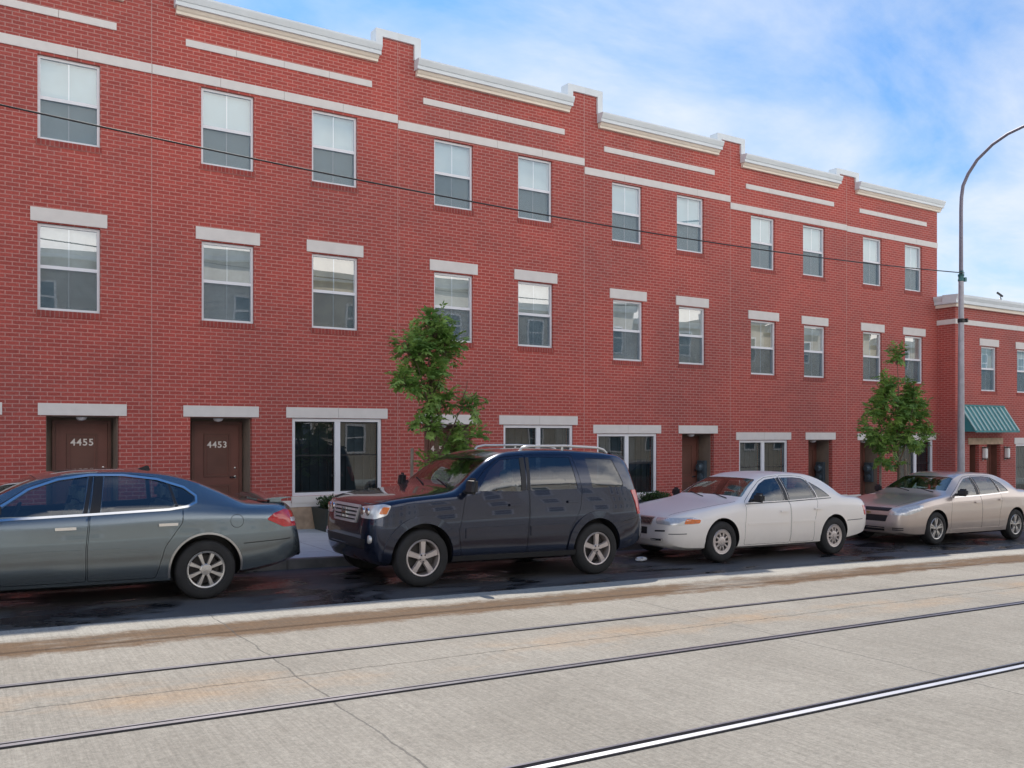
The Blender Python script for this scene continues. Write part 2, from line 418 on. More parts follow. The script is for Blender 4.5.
def rail(y, label, dull, w=.050, gw=.050):
    bm = B(); r = empty('tram_rail', (6, y, zr(6)), label, 'rail', 'rails set in the street')
    sloped(bm, -80, 120, y - w / 2, y + w / 2, .008, .02)
    obj('rail_head', bm, M['rail_dull'] if dull else M['rail'], r)
    bm = B(); sloped(bm, -80, 120, y + w / 2 + .001, y + w / 2 + gw, .004)
    sloped(bm, -80, 120, y - w / 2 - .022, y - w / 2 - .001, .004)
    obj('flangeway', bm, M['groove'], r)
    bm = B(); sloped(bm, -80, 120, y + w / 2 + gw + .001, y + w / 2 + gw + .022, .006, .02)
    obj('guard_lip', bm, M['rail_dull'], r)
rail(4.14, 'bright steel rail nearest the camera, with a dark groove, crossing the bottom right', False)
rail(5.93, 'middle steel rail crossing the pale concrete street between the other two', True, .045, .028)
rail(7.34, 'thin dull rail farthest from the camera, closest to the parked cars', True, .024, .016)
rail(2.60, 'steel rail of the near track beside the camera', False)

# ------------------------------------------------------------------ building parts
def wall_mesh(bm, cells_x, cells_z, solid, y, holes, t=.35):
    """front quads where solid(xm, zm); reveals round the holes"""
    for xa, xb in zip(cells_x, cells_x[1:]):
        for za, zb in zip(cells_z, cells_z[1:]):
            xm, zm = (xa+xb)/2, (za+zb)/2
            if not solid(xm, zm): continue
            if any(h[0] < xm < h[1] and h[2] < zm < h[3] for h in holes): continue
            bm.faces.new([bm.verts.new(p) for p in ((xa,y,za),(xb,y,za),(xb,y,zb),(xa,y,zb))])
    for h in holes:
        xa, xb, za, zb, d = h
        for q in (((xa,y,za),(xa,y+d,za),(xa,y+d,zb),(xa,y,zb)), ((xb,y,za),(xb,y+d,za),(xb,y+d,zb),(xb,y,zb)),
                  ((xa,y,zb),(xb,y,zb),(xb,y+d,zb),(xa,y+d,zb)), ((xa,y,za),(xb,y,za),(xb,y+d,za),(xa,y+d,za))):
            bm.faces.new([bm.verts.new(p) for p in q])
def ring(bm, x0, x1, z0, z1, w, y0, y1):
    box(bm, x0, x0 + w, y0, y1, z0, z1); box(bm, x1 - w, x1, y0, y1, z0, z1)
    box(bm, x0 + w, x1 - w, y0, y1, z0, z0 + w); box(bm, x0 + w, x1 - w, y0, y1, z1 - w, z1)
def sash_window(house, x0, x1, z0, z1, y, low, idx):
    bm = B(); yf = y + .055
    ring(bm, x0 + .004, x1 - .004, z0 + .004, z1 - .004, .042, yf, yf + .10)
    zm = z0 + (z1 - z0) * .505
    box(bm, x0 + .046, x1 - .046, yf + .008, yf + .07, zm - .028, zm + .028)
    fr = obj('window', bm, M['vinyl'], house)
    def pane(nm, za, zb, dy, mat):
        b2 = B(); xa, xb = x0 + .046, x1 - .046
        v = [b2.verts.new(p) for p in ((xa, y + dy, za), (xb, y + dy, za), (xb, y + dy, zb), (xa, y + dy, zb))]
        b2.faces.new(v)
        return obj(nm, b2, mat, fr)
    gm = M['pane_low'] if low else M['pane']
    pane('upper_pane', zm + .028, z1 - .046, .085, gm)
    pane('lower_pane', z0 + .046, zm - .028, .105, gm)
    pane('insect_screen', z0 + .048, zm - .03, .073, M['screen'])
    xm = (x0 + x1) / 2
    b2 = B(); box(b2, xm - .009, xm + .009, y + .093, y + .100, zm + .028, z1 - .046)
    box(b2, xm - .009, xm + .009, y + .110, y + .117, z0 + .046, zm - .028)
    obj('muntin', b2, M['vinyl'], fr)
    b2 = B(); n = 26                                              # slatted blind just behind the glass
    dz = (z1 - z0 - .1) / n
    for i in range(n):
        za = z0 + .05 + i * dz
        v = [b2.verts.new(p) for p in ((x0+.03, y+.170, za), (x1-.03, y+.170, za), (x1-.03, y+.150, za+dz*1.05), (x0+.03, y+.150, za+dz*1.05))]
        b2.faces.new(v)
    obj('blind', b2, M[('blind_grey', 'blind_tan', 'blind_grey', 'blind_pale')[int(abs(x0) * 7) % 4]] if low else M['blind'], fr)
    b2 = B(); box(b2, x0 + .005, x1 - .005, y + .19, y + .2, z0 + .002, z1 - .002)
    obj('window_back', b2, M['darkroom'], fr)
    b2 = B(); box(b2, x0 - .02, x1 + .02, y - .012, y + .05, z0 - .105, z0)
    obj('sill', b2, M['soldier'], fr)
    return fr
def stone_run(bm, x0, x1, y, z0, z1, proud, pitch=1.18):
    n = max(1, round((x1 - x0) / pitch)); w = (x1 - x0) / n
    for i in range(n): box(bm, x0 + i*w + .003, x0 + (i+1)*w - .003, y - proud, y + .03, z0, z1)
def big_window(house, x0, x1, z0, z1, y):
    yf = y + .03
    bm = B(); ring(bm, x0 + .004, x1 - .004, z0, z1 - .004, .06, yf, yf + .11)
    xm = (x0 + x1) / 2; box(bm, xm - .055, xm + .055, yf + .006, yf + .09, z0 + .06, z1 - .064)
    fr = obj('shop_window', bm, M['vinyl'], house)
    zm = z0 + (z1 - z0) * .52
    for a, b_ in ((x0 + .064, xm - .055), (xm + .055, x1 - .064)):
        b2 = B(); b2.faces.new([b2.verts.new(p) for p in ((a, y+.09, z0+.06), (b_, y+.09, z0+.06), (b_, y+.09, z1-.064), (a, y+.09, z1-.064))])
        obj('pane', b2, M['pane_dark'], fr)
        b2 = B(); ring(b2, a + .002, b_ - .002, z0 + .062, z1 - .066, .022, y + .078, y + .088)
        box(b2, a + .024, b_ - .024, y + .079, y + .087, zm - .014, zm + .010)
        obj('screen_frame', b2, M['black'], fr)
        b2 = B(); n = 9; w = (b_ - a) / n
        for i in range(n):   # pleated dark curtain
            box(b2, a + i*w, a + (i+1)*w, y + .20 + (.02 if i % 2 else 0), y + .26, z0 + .03, z1 - .03)
        obj('curtain', b2, M['darkroom'], fr)
        hx = b_ - .05 if b_ < xm else a + .05
        b2 = B(); lathe(b2, [(.0, -.012), (.022, -.010), (.024, .0), (.012, .004), (.012, .02)], (hx, y + .062, z0 + (z1-z0)*.25), 'y', 14)
        obj('window_latch', b2, M['black'], fr)
    b2 = B(); stone_run(b2, x0 - .02, x1 + .02, y, z0 - .13, z0 - .002, .045, 1.0); obj('sill', b2, M['stone'], fr)
    return fr
def entry(house, x0, x1, ztop, y, number, depth=.58, meter=False):
    yb = y + depth; zb = zw(x0) - .02
    bm = B()                                             # recess lining, just inside the brick reveal
    box(bm, x0, x0 + .02, y + .12, yb, zb, ztop); box(bm, x1 - .02, x1, y + .12, yb, zb, ztop)
    box(bm, x0 + .02, x1 - .02, y + .12, yb, ztop - .02, ztop)
    box(bm, x0 + .02, x1 - .02, yb, yb + .03, zb, ztop)
    obj('entry_recess', bm, M['recess'], house)
    xl = x0 + .19; xr = xl + .82; zt = ztop - .13
    bm = B(); box(bm, xl - .055, xl, yb - .06, yb - .002, zb, zt + .06); box(bm, xr, xr + .055, yb - .06, yb - .002, zb, zt + .06); box(bm, xl, xr, yb - .06, yb - .002, zt, zt + .06)
    fr = obj('door_frame', bm, M['frame_brown'], house)
    zd = zb + .04
    bm = B(); box(bm, xl + .004, xr - .004, yb - .045, yb - .004, zd, zt - .004)
    d = obj('door', bm, M['door'], house)
    bm = B()
    for za, zc in ((zd + .95, zt - .17), (zd + .18, zd + .80)):
        ring(bm, xl + .17, xr - .17, za, zc, .028, yb - .062, yb - .045)
        box(bm, xl + .225, xr - .225, yb - .054, yb - .045, za + .055, zc - .055)
    obj('door_panel', bm, M['frame_brown'], d)
    hx = xr - .075; hz = zd + 1.02 - .08
    bm = B(); lathe(bm, [(.0, -.02), (.026, -.018), (.03, 0)], (hx, yb - .046, hz), 'y', 16)
    box(bm, hx - .11, hx + .01, yb - .082, yb - .066, hz - .014, hz + .012)
    lathe(bm, [(.0, -.012), (.02, -.01), (.024, 0)], (hx, yb - .046, hz + .17), 'y', 16)
    obj('door_handle', bm, M['chrome'], d)
    if number:
        text_mesh(number, .165, M['numeral'], 'house_number', d, ((xl + xr) / 2, yb - .056, zd + 1.50), .008)
    bm = B(); lathe(bm, [(.09, 0), (.085, -.02), (.06, -.05), (.0, -.06)], ((x0+x1)/2, y + .26, ztop - .02), 'z', 18)
    obj('porch_light', bm, M['sconce'], house, smooth=40)
    if meter:
        bm = B(); mx = x1 - .02; my = y + .36; mz = zb + 1.12
        box(bm, mx - .09, mx - .001, my - .13, my + .13, mz - .30, mz + .28)
        lathe(bm, [(.11, 0), (.11, -.08), (.07, -.12), (.0, -.12)], (mx - .09, my, mz + .11), 'x', 20)
        lathe(bm, [(.09, 0), (.09, -.05), (.05, -.07), (.0, -.07)], (mx - .09, my, mz - .15), 'x', 20)
        obj('utility_meter', bm, M['meter'], house, smooth=40)

def pilaster(house, xa, xb, xj, zbase, ztop, left_side, right_side, y):
    """raised brick block of the parapet with its white coping (a half of it each side of a party line)"""
    bm = B(); xl = xa if not left_side else xa; xr = xb
    w = .115
    box(bm, xa - (.06 if left_side else 0), xb + (.06 if right_side else 0), y - .05, y + .22, ztop - .15, ztop)
    if left_side: box(bm, xa - .06, xa + w * .75, y - .05, y + .22, zbase + .10, ztop - .15)
    if right_side: box(bm, xb - w * .75, xb + .06, y - .05, y + .22, zbase + .10, ztop - .15)
    obj('coping', bm, M['cornice'], house)

def cornice(house, x0, x1, z, y):
    prof = [(0, 0), (-.09, 0), (-.09, .07), (-.12, .075), (-.17, .12), (-.17, .125)]
    bm = B(); prism(bm, [(y + .02, z - .02), (y - .07, z - .02), (y - .075, z + .025), (y - .10, z + .045), (y - .13, z + .095), (y + .02, z + .095)], 'x', x0 + .03, x1 - .03)
    obj('frieze', bm, M['cream'], house)
    bm = B(); prism(bm, [(y + .02, z + .097), (y - .165, z + .097), (y - .165, z + .17), (y - .185, z + .175), (y - .225, z + .265), (y - .225, z + .30), (y + .40, z + .33), (y + .40, z + .10)], 'x', x0, x1)
    obj('cornice', bm, M['cornice'], house)

NB = -8.2
def row_house(x0, x1, L, label, w3, w2, door, shop, number, pl, pr, ptl, ptr, w3z=None, meter=False, end=False):
    """pl / pr: is there a raised pilaster at the left / right party line, with its top height"""
    xm = (x0 + x1) / 2; L -= .05; ptl -= .05; ptr -= .05
    h = empty('row_house', (xm, YW, zw(xm)), label, 'house', 'brick row houses of the terrace')
    z3a, z3b = 6.75 + L, 8.15 + L; z2a, z2b = 3.92 + L, 5.365 + L
    holes = [(a, b_, z3a, z3b, .2) for a, b_ in w3] + [(a, b_, z2a, z2b, .2) for a, b_ in w2]
    ZT = 2.175 + L; zs = .68 + L
    if shop: holes.append((shop[0], shop[1], zs, ZT, .27))
    if door: holes.append((door[0], door[1], -2.0, ZT, .12))
    hw = .42; zp = 9.56 + L
    xs = {x0, x1}; zsn = {-2.0, zp}
    if pl: xs.add(x0 + hw); zsn.add(ptl - .02)
    if pr: xs.add(x1 - hw); zsn.add(ptr - .02)
    for q in holes: xs |= {q[0], q[1]}; zsn |= {q[2], q[3]}
    xs = sorted(xs); zsn = sorted(zsn)
    def solid(a, b_):
        if b_ < zp: return True
        if pl and a < x0 + hw and b_ < ptl: return True
        if pr and a > x1 - hw and b_ < ptr: return True
        return False
    bm = B(); wall_mesh(bm, xs, zsn, solid, YW, holes)
    # parapet returns and the hidden body of the house
    box(bm, x0 + (hw if pl else .0), x1 - (hw if pr else 0), YW + .30, YW + .36, 8.9 + L, zp)
    if pl: box(bm, x0, x0 + hw, YW + .02, YW + .20, zp - .4, ptl - .03)
    if pr: box(bm, x1 - hw, x1, YW + .02, YW + .20, zp - .4, ptr - .03)
    obj('wall', bm, M['brick'], h)
    bm = B(); box(bm, x0, x1, YW + .36, YW + 11, 8.75 + L, 8.95 + L); obj('roof', bm, M['roofing'], h)
    bm = B(); box(bm, x0, x1, YW + 10.8, YW + 11, -3, 8.75 + L)
    if x1 > 26: box(bm, x1 - .02, x1 - .001, YW + .02, YW + 11, -3, zp)
    box(bm, x0, x0 + .02, YW + 1.3, YW + 10.8, -3, 8.74 + L)
    obj('rear_wall', bm, M['brick'], h)
    # stone: belt course, thin strip, lintels, base
    bm = B(); stone_run(bm, x0 + .002, x1 - .002, YW, 8.195 + L, 8.36 + L, .022); obj('belt_course', bm, M['stone'], h)
    bm = B(); stone_run(bm, x0 + .57, x1 - .57, YW, 8.81 + L, 8.935 + L, .022, .9); obj('stone_strip', bm, M['stone'], h)
    for a, b_ in w2:
        bm = B(); box(bm, a - .105, b_ + .105, YW - .02, YW + .05, z2b + .02, z2b + .245); obj('lintel', bm, M['stone'], h)
    if door:
        bm = B(); box(bm, door[0] - .12, door[1] + .12, YW - .02, YW + .11, ZT + .005, ZT + .205); obj('lintel', bm, M['stone'], h)
    if shop:
        bm = B(); stone_run(bm, shop[0] - .12, shop[1] + .12, YW, ZT + .005, ZT + .205, .02, 1.0); obj('lintel', bm, M['stone'], h)
    segs = [(x0, door[0] if door else x1)] + ([(door[1], x1)] if door else [])
    for a, b_ in segs:
        bm = B(); b2 = B()
        stone_run(bm, a, b_, YW, -1.4, .47 + L, .02, .62)
        if shop and a < shop[0] < b_:
            stone_run(b2, a, shop[0] - .03, YW, .472 + L, .60 + L, .035, 1.1); stone_run(b2, shop[0] - .03, shop[1] + .03, YW, .472 + L, .548 + L, .035, 1.1); stone_run(b2, shop[1] + .03, b_, YW, .472 + L, .60 + L, .035, 1.1)
        else: stone_run(b2, a, b_, YW, .472 + L, .60 + L, .035, 1.1)
        obj('stone_base', bm, M['tanstone'], h); obj('water_table', b2, M['stone'], h)
    i = 0
    for a, b_ in w3: sash_window(h, a, b_, z3a, z3b, YW, False, i); i += 1
    for a, b_ in w2: sash_window(h, a, b_, z2a, z2b, YW, True, i); i += 1
    if shop: big_window(h, shop[0], shop[1], zs, ZT, YW)
    if door: entry(h, door[0], door[1], ZT, YW, number, meter=meter)
    ca = x0 + (.37 if pl else 0); cb_ = x1 - (.43 if pr else -.12)
    cornice(h, ca, cb_, 9.35 + L, YW)
    if pl: pilaster(h, x0 + .001, x0 + hw + .02, x0, zp, ptl, False, True, YW)
    if pr: pilaster(h, x1 - hw - .02, x1 - .001, x1, zp, ptr, True, False, YW)
    # control joint at the party line
    if pl:
        bm = B(); box(bm, x0 - .005, x0 + .005, YW - .003, YW + .01, .6 + L, (ptl - .16)); obj('control_joint', bm, M['joint'], h)
    return h
PT = {-1.77: 10.10, 2.95: 10.10, 7.67: 10.02, 12.40: 9.90, 17.12: 9.62, 21.80: 9.46}
row_house(-6.49, -1.77, 0, 'red brick row house at the far left end of the terrace, outside the view', [(-5.17, -4.22), (-3.1, -2.16)], [(-5.17, -4.22), (-3.1, -2.16)], (-2.95, -2.25), (-5.9, -4.1), None, False, True, 0, 10.10)
row_house(-1.77, 2.95, 0, 'leftmost brick row house in view, with door number 4455 behind the grey-blue sedan', [(-.45, .49), (1.175, 2.125)], [(-.45, .49), (1.175, 2.125)], (1.30, 2.42), (-1.3, .55), '4455', True, True, 10.10, 10.10)
row_house(2.95, 7.67, 0, 'brick row house with door number 4453 and a wide window left of the SUV', [(3.79, 4.745), (5.86, 6.795)], [(3.80, 4.745), (5.86, 6.81)], (3.60, 4.71), (5.47, 7.32), '4453', True, True, 10.10, 10.02)
row_house(7.67, 12.40, -.10, 'brick row house with its door half hidden behind the leaning young tree and blue SUV', [(8.50, 9.435), (10.58, 11.50)], [(8.50, 9.435), (10.58, 11.52)], (8.27, 9.40), (10.2, 12.08), '4451', True, True, 10.02, 9.90)
row_house(12.40, 17.12, -.29, 'brick row house whose wide window stands between the SUV and white sedan', [(13.22, 14.14), (15.27, 16.19)], [(13.25, 14.17), (15.34, 16.24)], (15.44, 16.54), (12.77, 14.62), None, True, True, 9.90, 9.62, meter=True)
row_house(17.12, 21.80, -.46, 'brick row house directly behind the roof of the white sedan', [(17.89, 18.81), (19.94, 20.86)], [(17.89, 18.85), (19.98, 20.88)], (20.16, 21.18), (17.45, 19.32), None, True, True, 9.62, 9.46, meter=True)
row_house(21.80, 26.20, -.48, 'last tall brick row house on the right, behind the bushy young tree', [(22.55, 23.43), (24.55, 25.41)], [(22.55, 23.43), (24.55, 25.47)], (22.41, 23.38), (24.25, 26.0), None, True, False, 9.46, 0, meter=True)
# small raised vent box on the right-hand corner of the terrace roof
t = empty('roof_vent_box', (25.9, YW + .6, 9.0), 'small white box with a dark opening on the far right corner of the tall roof', 'roof vent')
bm = B(); box(bm, 25.62, 26.16, YW + .42, YW + .9, 8.4, 9.36); bevel(bm, .02); obj('vent_housing', bm, M['cornice'], t)
bm = B(); box(bm, 25.78, 26.04, YW + .405, YW + .425, 9.17, 9.27); obj('louvre', bm, M['black'], t)

# ------------------------------------------------------------------ lower building to the right
YR = 16.0
def low_building():
    X0, X1 = 26.20, 46.0
    h = empty('two_storey_brick_building', (36, YR, zw(36)), 'lower two-storey brick building with a white cornice and green awning at the right edge', 'building')
    wins = [(27.62, 28.50), (29.70, 30.56), (32.6, 33.5), (34.7, 35.6), (37.6, 38.5), (39.7, 40.6)]
    holes = [(a, b_, 3.20, 4.62, .2) for a, b_ in wins]
    holes += [(26.97, 27.50, -2, 1.50, .12), (27.92, 28.72, -2, 1.50, .12), (29.62, 31.4, -.1, 1.50, .27), (34.6, 36.4, -.1, 1.5, .27)]
    xs = sorted({X0, X1} | {q[0] for q in holes} | {q[1] for q in holes}); zs = sorted({-2.5, 5.9} | {q[2] for q in holes} | {q[3] for q in holes})
    bm = B(); wall_mesh(bm, xs, zs, lambda a, b_: True, YR, holes)
    box(bm, X0 - .001, X0 + .02, YR + .001, YR + 10, -2.5, 5.88)
    obj('wall', bm, M['brick'], h)
    bm = B(); box(bm, X0 + .02, X1, YR + .3, YR + 10, 5.5, 5.7); obj('roof', bm, M['roofing'], h)
    # cornice and belt course turn the corner
    bm = B()
    prism(bm, [(YR + .3, 5.86), (YR - .16, 5.86), (YR - .16, 5.95), (YR - .21, 6.05), (YR - .21, 6.12), (YR + .3, 6.14)], 'x', X0 - .21, X1)
    prism(bm, [(X0 + .3, 5.862), (X0 - .155, 5.862), (X0 - .155, 5.95), (X0 - .205, 6.05), (X0 - .205, 6.118), (X0 + .3, 6.138)], 'y', YR + .31, YW - .002)
    obj('cornice', bm, M['cornice'], h)
    bm = B()
    box(bm, X0 - .10, X1, YR - .10, YR + .02, 5.76, 5.858); box(bm, X0 - .098, X0 + .02, YR + .021, YW - .002, 5.762, 5.857)
    obj('frieze', bm, M['cream'], h)
    bm = B(); stone_run(bm, X0 - .022, X1, YR, 5.24, 5.395, .022, 1.2); box(bm, X0 - .021, X0 + .02, YR + .031, YW - .002, 5.242, 5.393)
    obj('belt_course', bm, M['stone'], h)
    for i, (a, b_) in enumerate(wins):
        sash_window(h, a, b_, 3.20, 4.62, YR, False, i)
        bm = B(); box(bm, a - .10, b_ + .10, YR - .02, YR + .05, 4.64, 4.86); obj('lintel', bm, M['stone'], h)
    for a, b_ in ((26.88, 28.84), (29.52, 31.5), (34.5, 36.5)):
        bm = B(); stone_run(bm, a, b_, YR, 1.505, 1.71, .02, 1.0); obj('lintel', bm, M['tanstone'] if a < 27 else M['stone'], h)
    big_window(h, 29.62, 31.4, -.1, 1.50, YR); big_window(h, 34.6, 36.4, -.1, 1.50, YR)
    for a, b_ in ((26.97, 27.50), (27.92, 28.72)):
        yb = YR + .30; zb = zw(a)
        bm = B(); box(bm, a, b_, yb, yb + .04, zb, 1.5); d = obj('door', bm, M['door'], h)
        bm = B(); ring(bm, a + .1, b_ - .1, zb + 1.0, 1.3, .03, yb - .015, yb - .001); ring(bm, a + .1, b_ - .1, zb + .15, zb + .85, .03, yb - .015, yb - .001)
        obj('door_panel', bm, M['frame_brown'], d)
        bm = B(); box(bm, a, a + .01, YR + .12, yb, zb, 1.5); box(bm, b_ - .01, b_, YR + .12, yb, zb, 1.5); box(bm, a + .01, b_ - .01, YR + .12, yb, 1.49, 1.5)
        obj('door_frame', bm, M['frame_brown'], h)
        bm = B(); lathe(bm, [(.0, -.05), (.03, -.04), (.03, -.02), (.012, 0)], (b_ - .08, yb - .001, zb + .95), 'y', 14); obj('door_handle', bm, M['steel'], d)
    for x in (27.70, 28.98):
        bm = B(); box(bm, x - .035, x + .035, YR - .02, YR - .001, 1.0, 1.43); s = obj('wall_sconce', bm, M['steel'], h)
        bm = B(); box(bm, x - .065, x + .065, YR - .14, YR - .021, 1.06, 1.38); bevel(bm, .02); obj('glass_shade', bm, M['sconce'], s)
        bm = B(); box(bm, x - .072, x + .072, YR - .147, YR - .021, 1.385, 1.42); box(bm, x - .072, x + .072, YR - .147, YR - .021, 1.02, 1.055); obj('sconce_cap', bm, M['black'], s)
    bm = B(); stone_run(bm, X0, 26.97, YR, -1.6, .0, .02, .6); stone_run(bm, 28.72, X1, YR, -2, -.25, .02, .6); obj('stone_base', bm, M['tanstone'], h)
    # standing-seam awning
    a0, a1 = 26.42, 28.86; yt, zt_, yb, zb = YR - .03, 2.70, YR - .52, 1.90
    bm = B(); prism(bm, [(YR - .001, zt_), (yt, zt_), (yb, zb + .03), (yb, zb), (yb + .03, zb), (YR - .001, zt_ - .06)], 'x', a0, a1)
    aw = obj('awning', bm, M['awning'], h)
    bm = B(); n = 11
    for i in range(n):
        xx = a0 + .02 + (a1 - a0 - .04) * i / (n - 1)
        prism(bm, [(yt, zt_ + .002), (yt - .004, zt_ + .03), (yb - .012, zb + .055), (yb - .002, zb + .031)], 'x', xx - .04, xx + .04)
    obj('awning_rib', bm, M['awning_light'], aw)
    bm = B(); prism(bm, [(YR - .001, zb + .0), (yb + .03, zb + .0), (YR - .001, zt_ - .08)], 'x', a0 + .004, a0 + .02); prism(bm, [(YR - .001, zb), (yb + .03, zb), (YR - .001, zt_ - .08)], 'x', a1 - .02, a1 - .004)
    box(bm, a0 - .01, a1 + .01, yb - .02, yb + .01, zb - .02, zb + .03)
    box(bm, a0 - .01, a1 + .01, YR - .06, YR - .002, zt_ + .0, zt_ + .05)
    obj('awning_trim', bm, M['awning'], aw)
low_building()
# rooftop camera-like fixture
t = empty('roof_fixture', (28.9, YR + .1, 6.14), 'small dark bracket fixture on the roof edge of the lower building', 'fixture')
bm = B(); tube(bm, [(28.9, YR + .1, 6.14), (28.9, YR + .1, 6.32)], .012, 8); tube(bm, [(28.72, YR + .1, 6.42), (29.0, YR + .1, 6.33)], .035, 10); obj('bracket', bm, M['black'], t)
bm = B(); lathe(bm, [(.0, -.04), (.04, -.03), (.05, 0), (.03, .03), (0, .035)], (28.86, YR + .08, 6.22), 'z', 14); obj('dome', bm, M['steel'], t, smooth=40)

# ------------------------------------------------------------------ houses across the street (seen only in reflections)
M['siding'] = simple('tan_siding', (.44, .39, .32), .8, 0, .06, 1)
M['siding2'] = simple('pale_siding', (.52, .50, .46), .8, 0, .06, 1)
def opposite_house(x0, x1, zt, mat, label):
    xm = (x0 + x1) / 2; y = -6.4
    h = empty('opposite_house', (xm, y, zw(xm)), label, 'house', 'houses on the opposite side of the street')
    bm = B(); box(bm, x0, x1, y - 8, y, -3, zt)
    k = .4
    while k < zt - .5: box(bm, x0, x1, y, y + .012, zr(xm) + k, zr(xm) + k + .17); k += .2
    obj('wall', bm, mat, h)
    bm = B(); prism(bm, [(y - .2, zt - .02), (y + .25, zt - .02), (y + .3, zt + .12), (y + .5, zt + .3), (y - .2, zt + .34)], 'x', x0, x1); obj('cornice', bm, M['cornice'], h)
    for z0 in (.9, 3.9, 6.5):
        if z0 + 1.6 > zt: continue
        for f in (.25, .75):
            cx = x0 + (x1 - x0) * f
            bm = B(); ring(bm, cx - .5, cx + .5, z0, z0 + 1.5, .09, y + .02, y + .06); box(bm, cx - .41, cx + .41, y + .02, y + .055, z0 + .72, z0 + .79)
            w = obj('window', bm, M['vinyl'], h)
            bm = B(); box(bm, cx - .41, cx + .41, y + .013, y + .03, z0 + .09, z0 + 1.41); obj('pane', bm, M['meter'], w)
xx = -14.0; k = 0
for wd, zt in ((5.2, 8.6), (5.4, 8.1), (5.0, 8.4), (5.6, 7.6), (5.0, 8.3), (5.3, 7.9), (5.2, 8.2), (5.0, 7.5), (5.6, 8.0), (5.2, 7.4), (5.6, 8.1), (5.1, 7.8), (5.6, 8.3), (5.2, 7.7), (5.6, 8.2), (5.0, 7.9), (5.6, 8.4), (5.2, 7.8)):
    opposite_house(xx, xx + wd - .02, zt + 1.3 - G * xx * .6, M['siding'] if k % 2 else M['siding2'], '%s sided house across the street behind the camera, %s' % ('tan' if k % 2 else 'pale', ['first', 'second', 'third', 'fourth', 'fifth', 'sixth', 'seventh', 'eighth', 'ninth', 'tenth', 'eleventh', 'twelfth', 'thirteenth', 'fourteenth', 'fifteenth', 'sixteenth', 'seventeenth', 'eighteenth'][k] + ' from the left end'))
    xx += wd; k += 1

# ------------------------------------------------------------------ lamp post and overhead cable
def lamp_post(x, label):
    y = 12.8; zb = zw(x)
    h = empty('street_lamp', (x, y, zb), label, 'street lamp')
    bm = B(); tube(bm, [(x, y, zb), (x, y, zb + 3), (x, y, 5.75 + zr(x) + .5)], [.092, .076, .060], 20); obj('pole', bm, M['galv'], h, smooth=50)
    z0 = 5.75 + zr(x) + .5; k = zr(x) + .51
    bm = B()
    path = [(x, y, z0 + .001), (x, y, 7.4 + k), (x, 12.79, 7.7 + k), (x, 12.75, 7.98 + k), (x, 12.62, 8.24 + k), (x, 12.39, 8.53 + k), (x, 12.01, 8.80 + k), (x, 11.64, 8.95 + k), (x, 11.27, 9.02 + k), (x, 10.7, 9.10 + k), (x, 10.2, 9.12 + k)]
    tube(bm, path, [.048, .043, .042, .041, .040, .038, .036, .034, .032, .03, .03], 14); obj('curved_arm', bm, M['galv_dark'], h, smooth=50)
    bm = B(); lathe(bm, [(.16, 0), (.15, .05), (.11, .08), (.108, .25)], (x, y, zb), 'z', 20); obj('base_plate', bm, M['galv'], h, smooth=40)
    bm = B(); lathe(bm, [(.064, -.09), (.074, -.085), (.074, -.04), (.064, -.035), (.064, .03), (.074, .035), (.074, .08), (.064, .085)], (x, y, 5.75 + zr(x) + .47), 'z', 20)
    box(bm, x - .09, x - .04, y - .09, y + .0, 5.78 + zr(x) + .5, 5.88 + zr(x) + .5); box(bm, x + .03, x + .10, y - .09, y - .03, 5.62 + zr(x) + .5, 5.72 + zr(x) + .5)
    obj('cable_clamp', bm, M['bronze'], h, smooth=35)
    bm = B(); lathe(bm, [(.070, -.05), (.082, -.045), (.082, .045), (.070, .05)], (x, y, 4.64 + zr(x) + .51), 'z', 20)
    box(bm, x - .10, x + .11, y - .095, y - .075, 4.61 + k, 4.65 + k); box(bm, x + .06, x + .11, y - .12, y - .05, 4.60 + k, 4.69 + k)
    obj('metal_band', bm, M['black'], h, smooth=35)
    bm = B()
    prism(bm, [(10.25, 9.08 + k), (10.25, 9.18 + k), (9.9, 9.22 + k), (9.55, 9.16 + k), (9.5, 9.08 + k), (9.6, 9.02 + k), (9.95, 8.98 + k)], 'x', x - .13, x + .13); bevel(bm, .03)
    obj('lamp_head', bm, M['galv'], h, smooth=40)
lamp_post(21.21, 'tall grey steel street lamp with a curved arm, behind the silver sedan')
lamp_post(-13.0, 'second street lamp beyond the left end of the terrace, outside the view')
bm = B(); pts = []
for i in range(81):
    x = -13.0 + (21.21 + 13.0) * i / 80
    pts.append((x, 12.72, 5.58 + .00255 * (x - 11.6) ** 2 * (1 if x > 0 else 1 - .002 * x * x)))
tube(bm, pts, .0125, 8); tag(obj('overhead_cable', bm, M['black'], smooth=60), 'single black cable sagging across the brick facade up to the lamp post', 'cable')

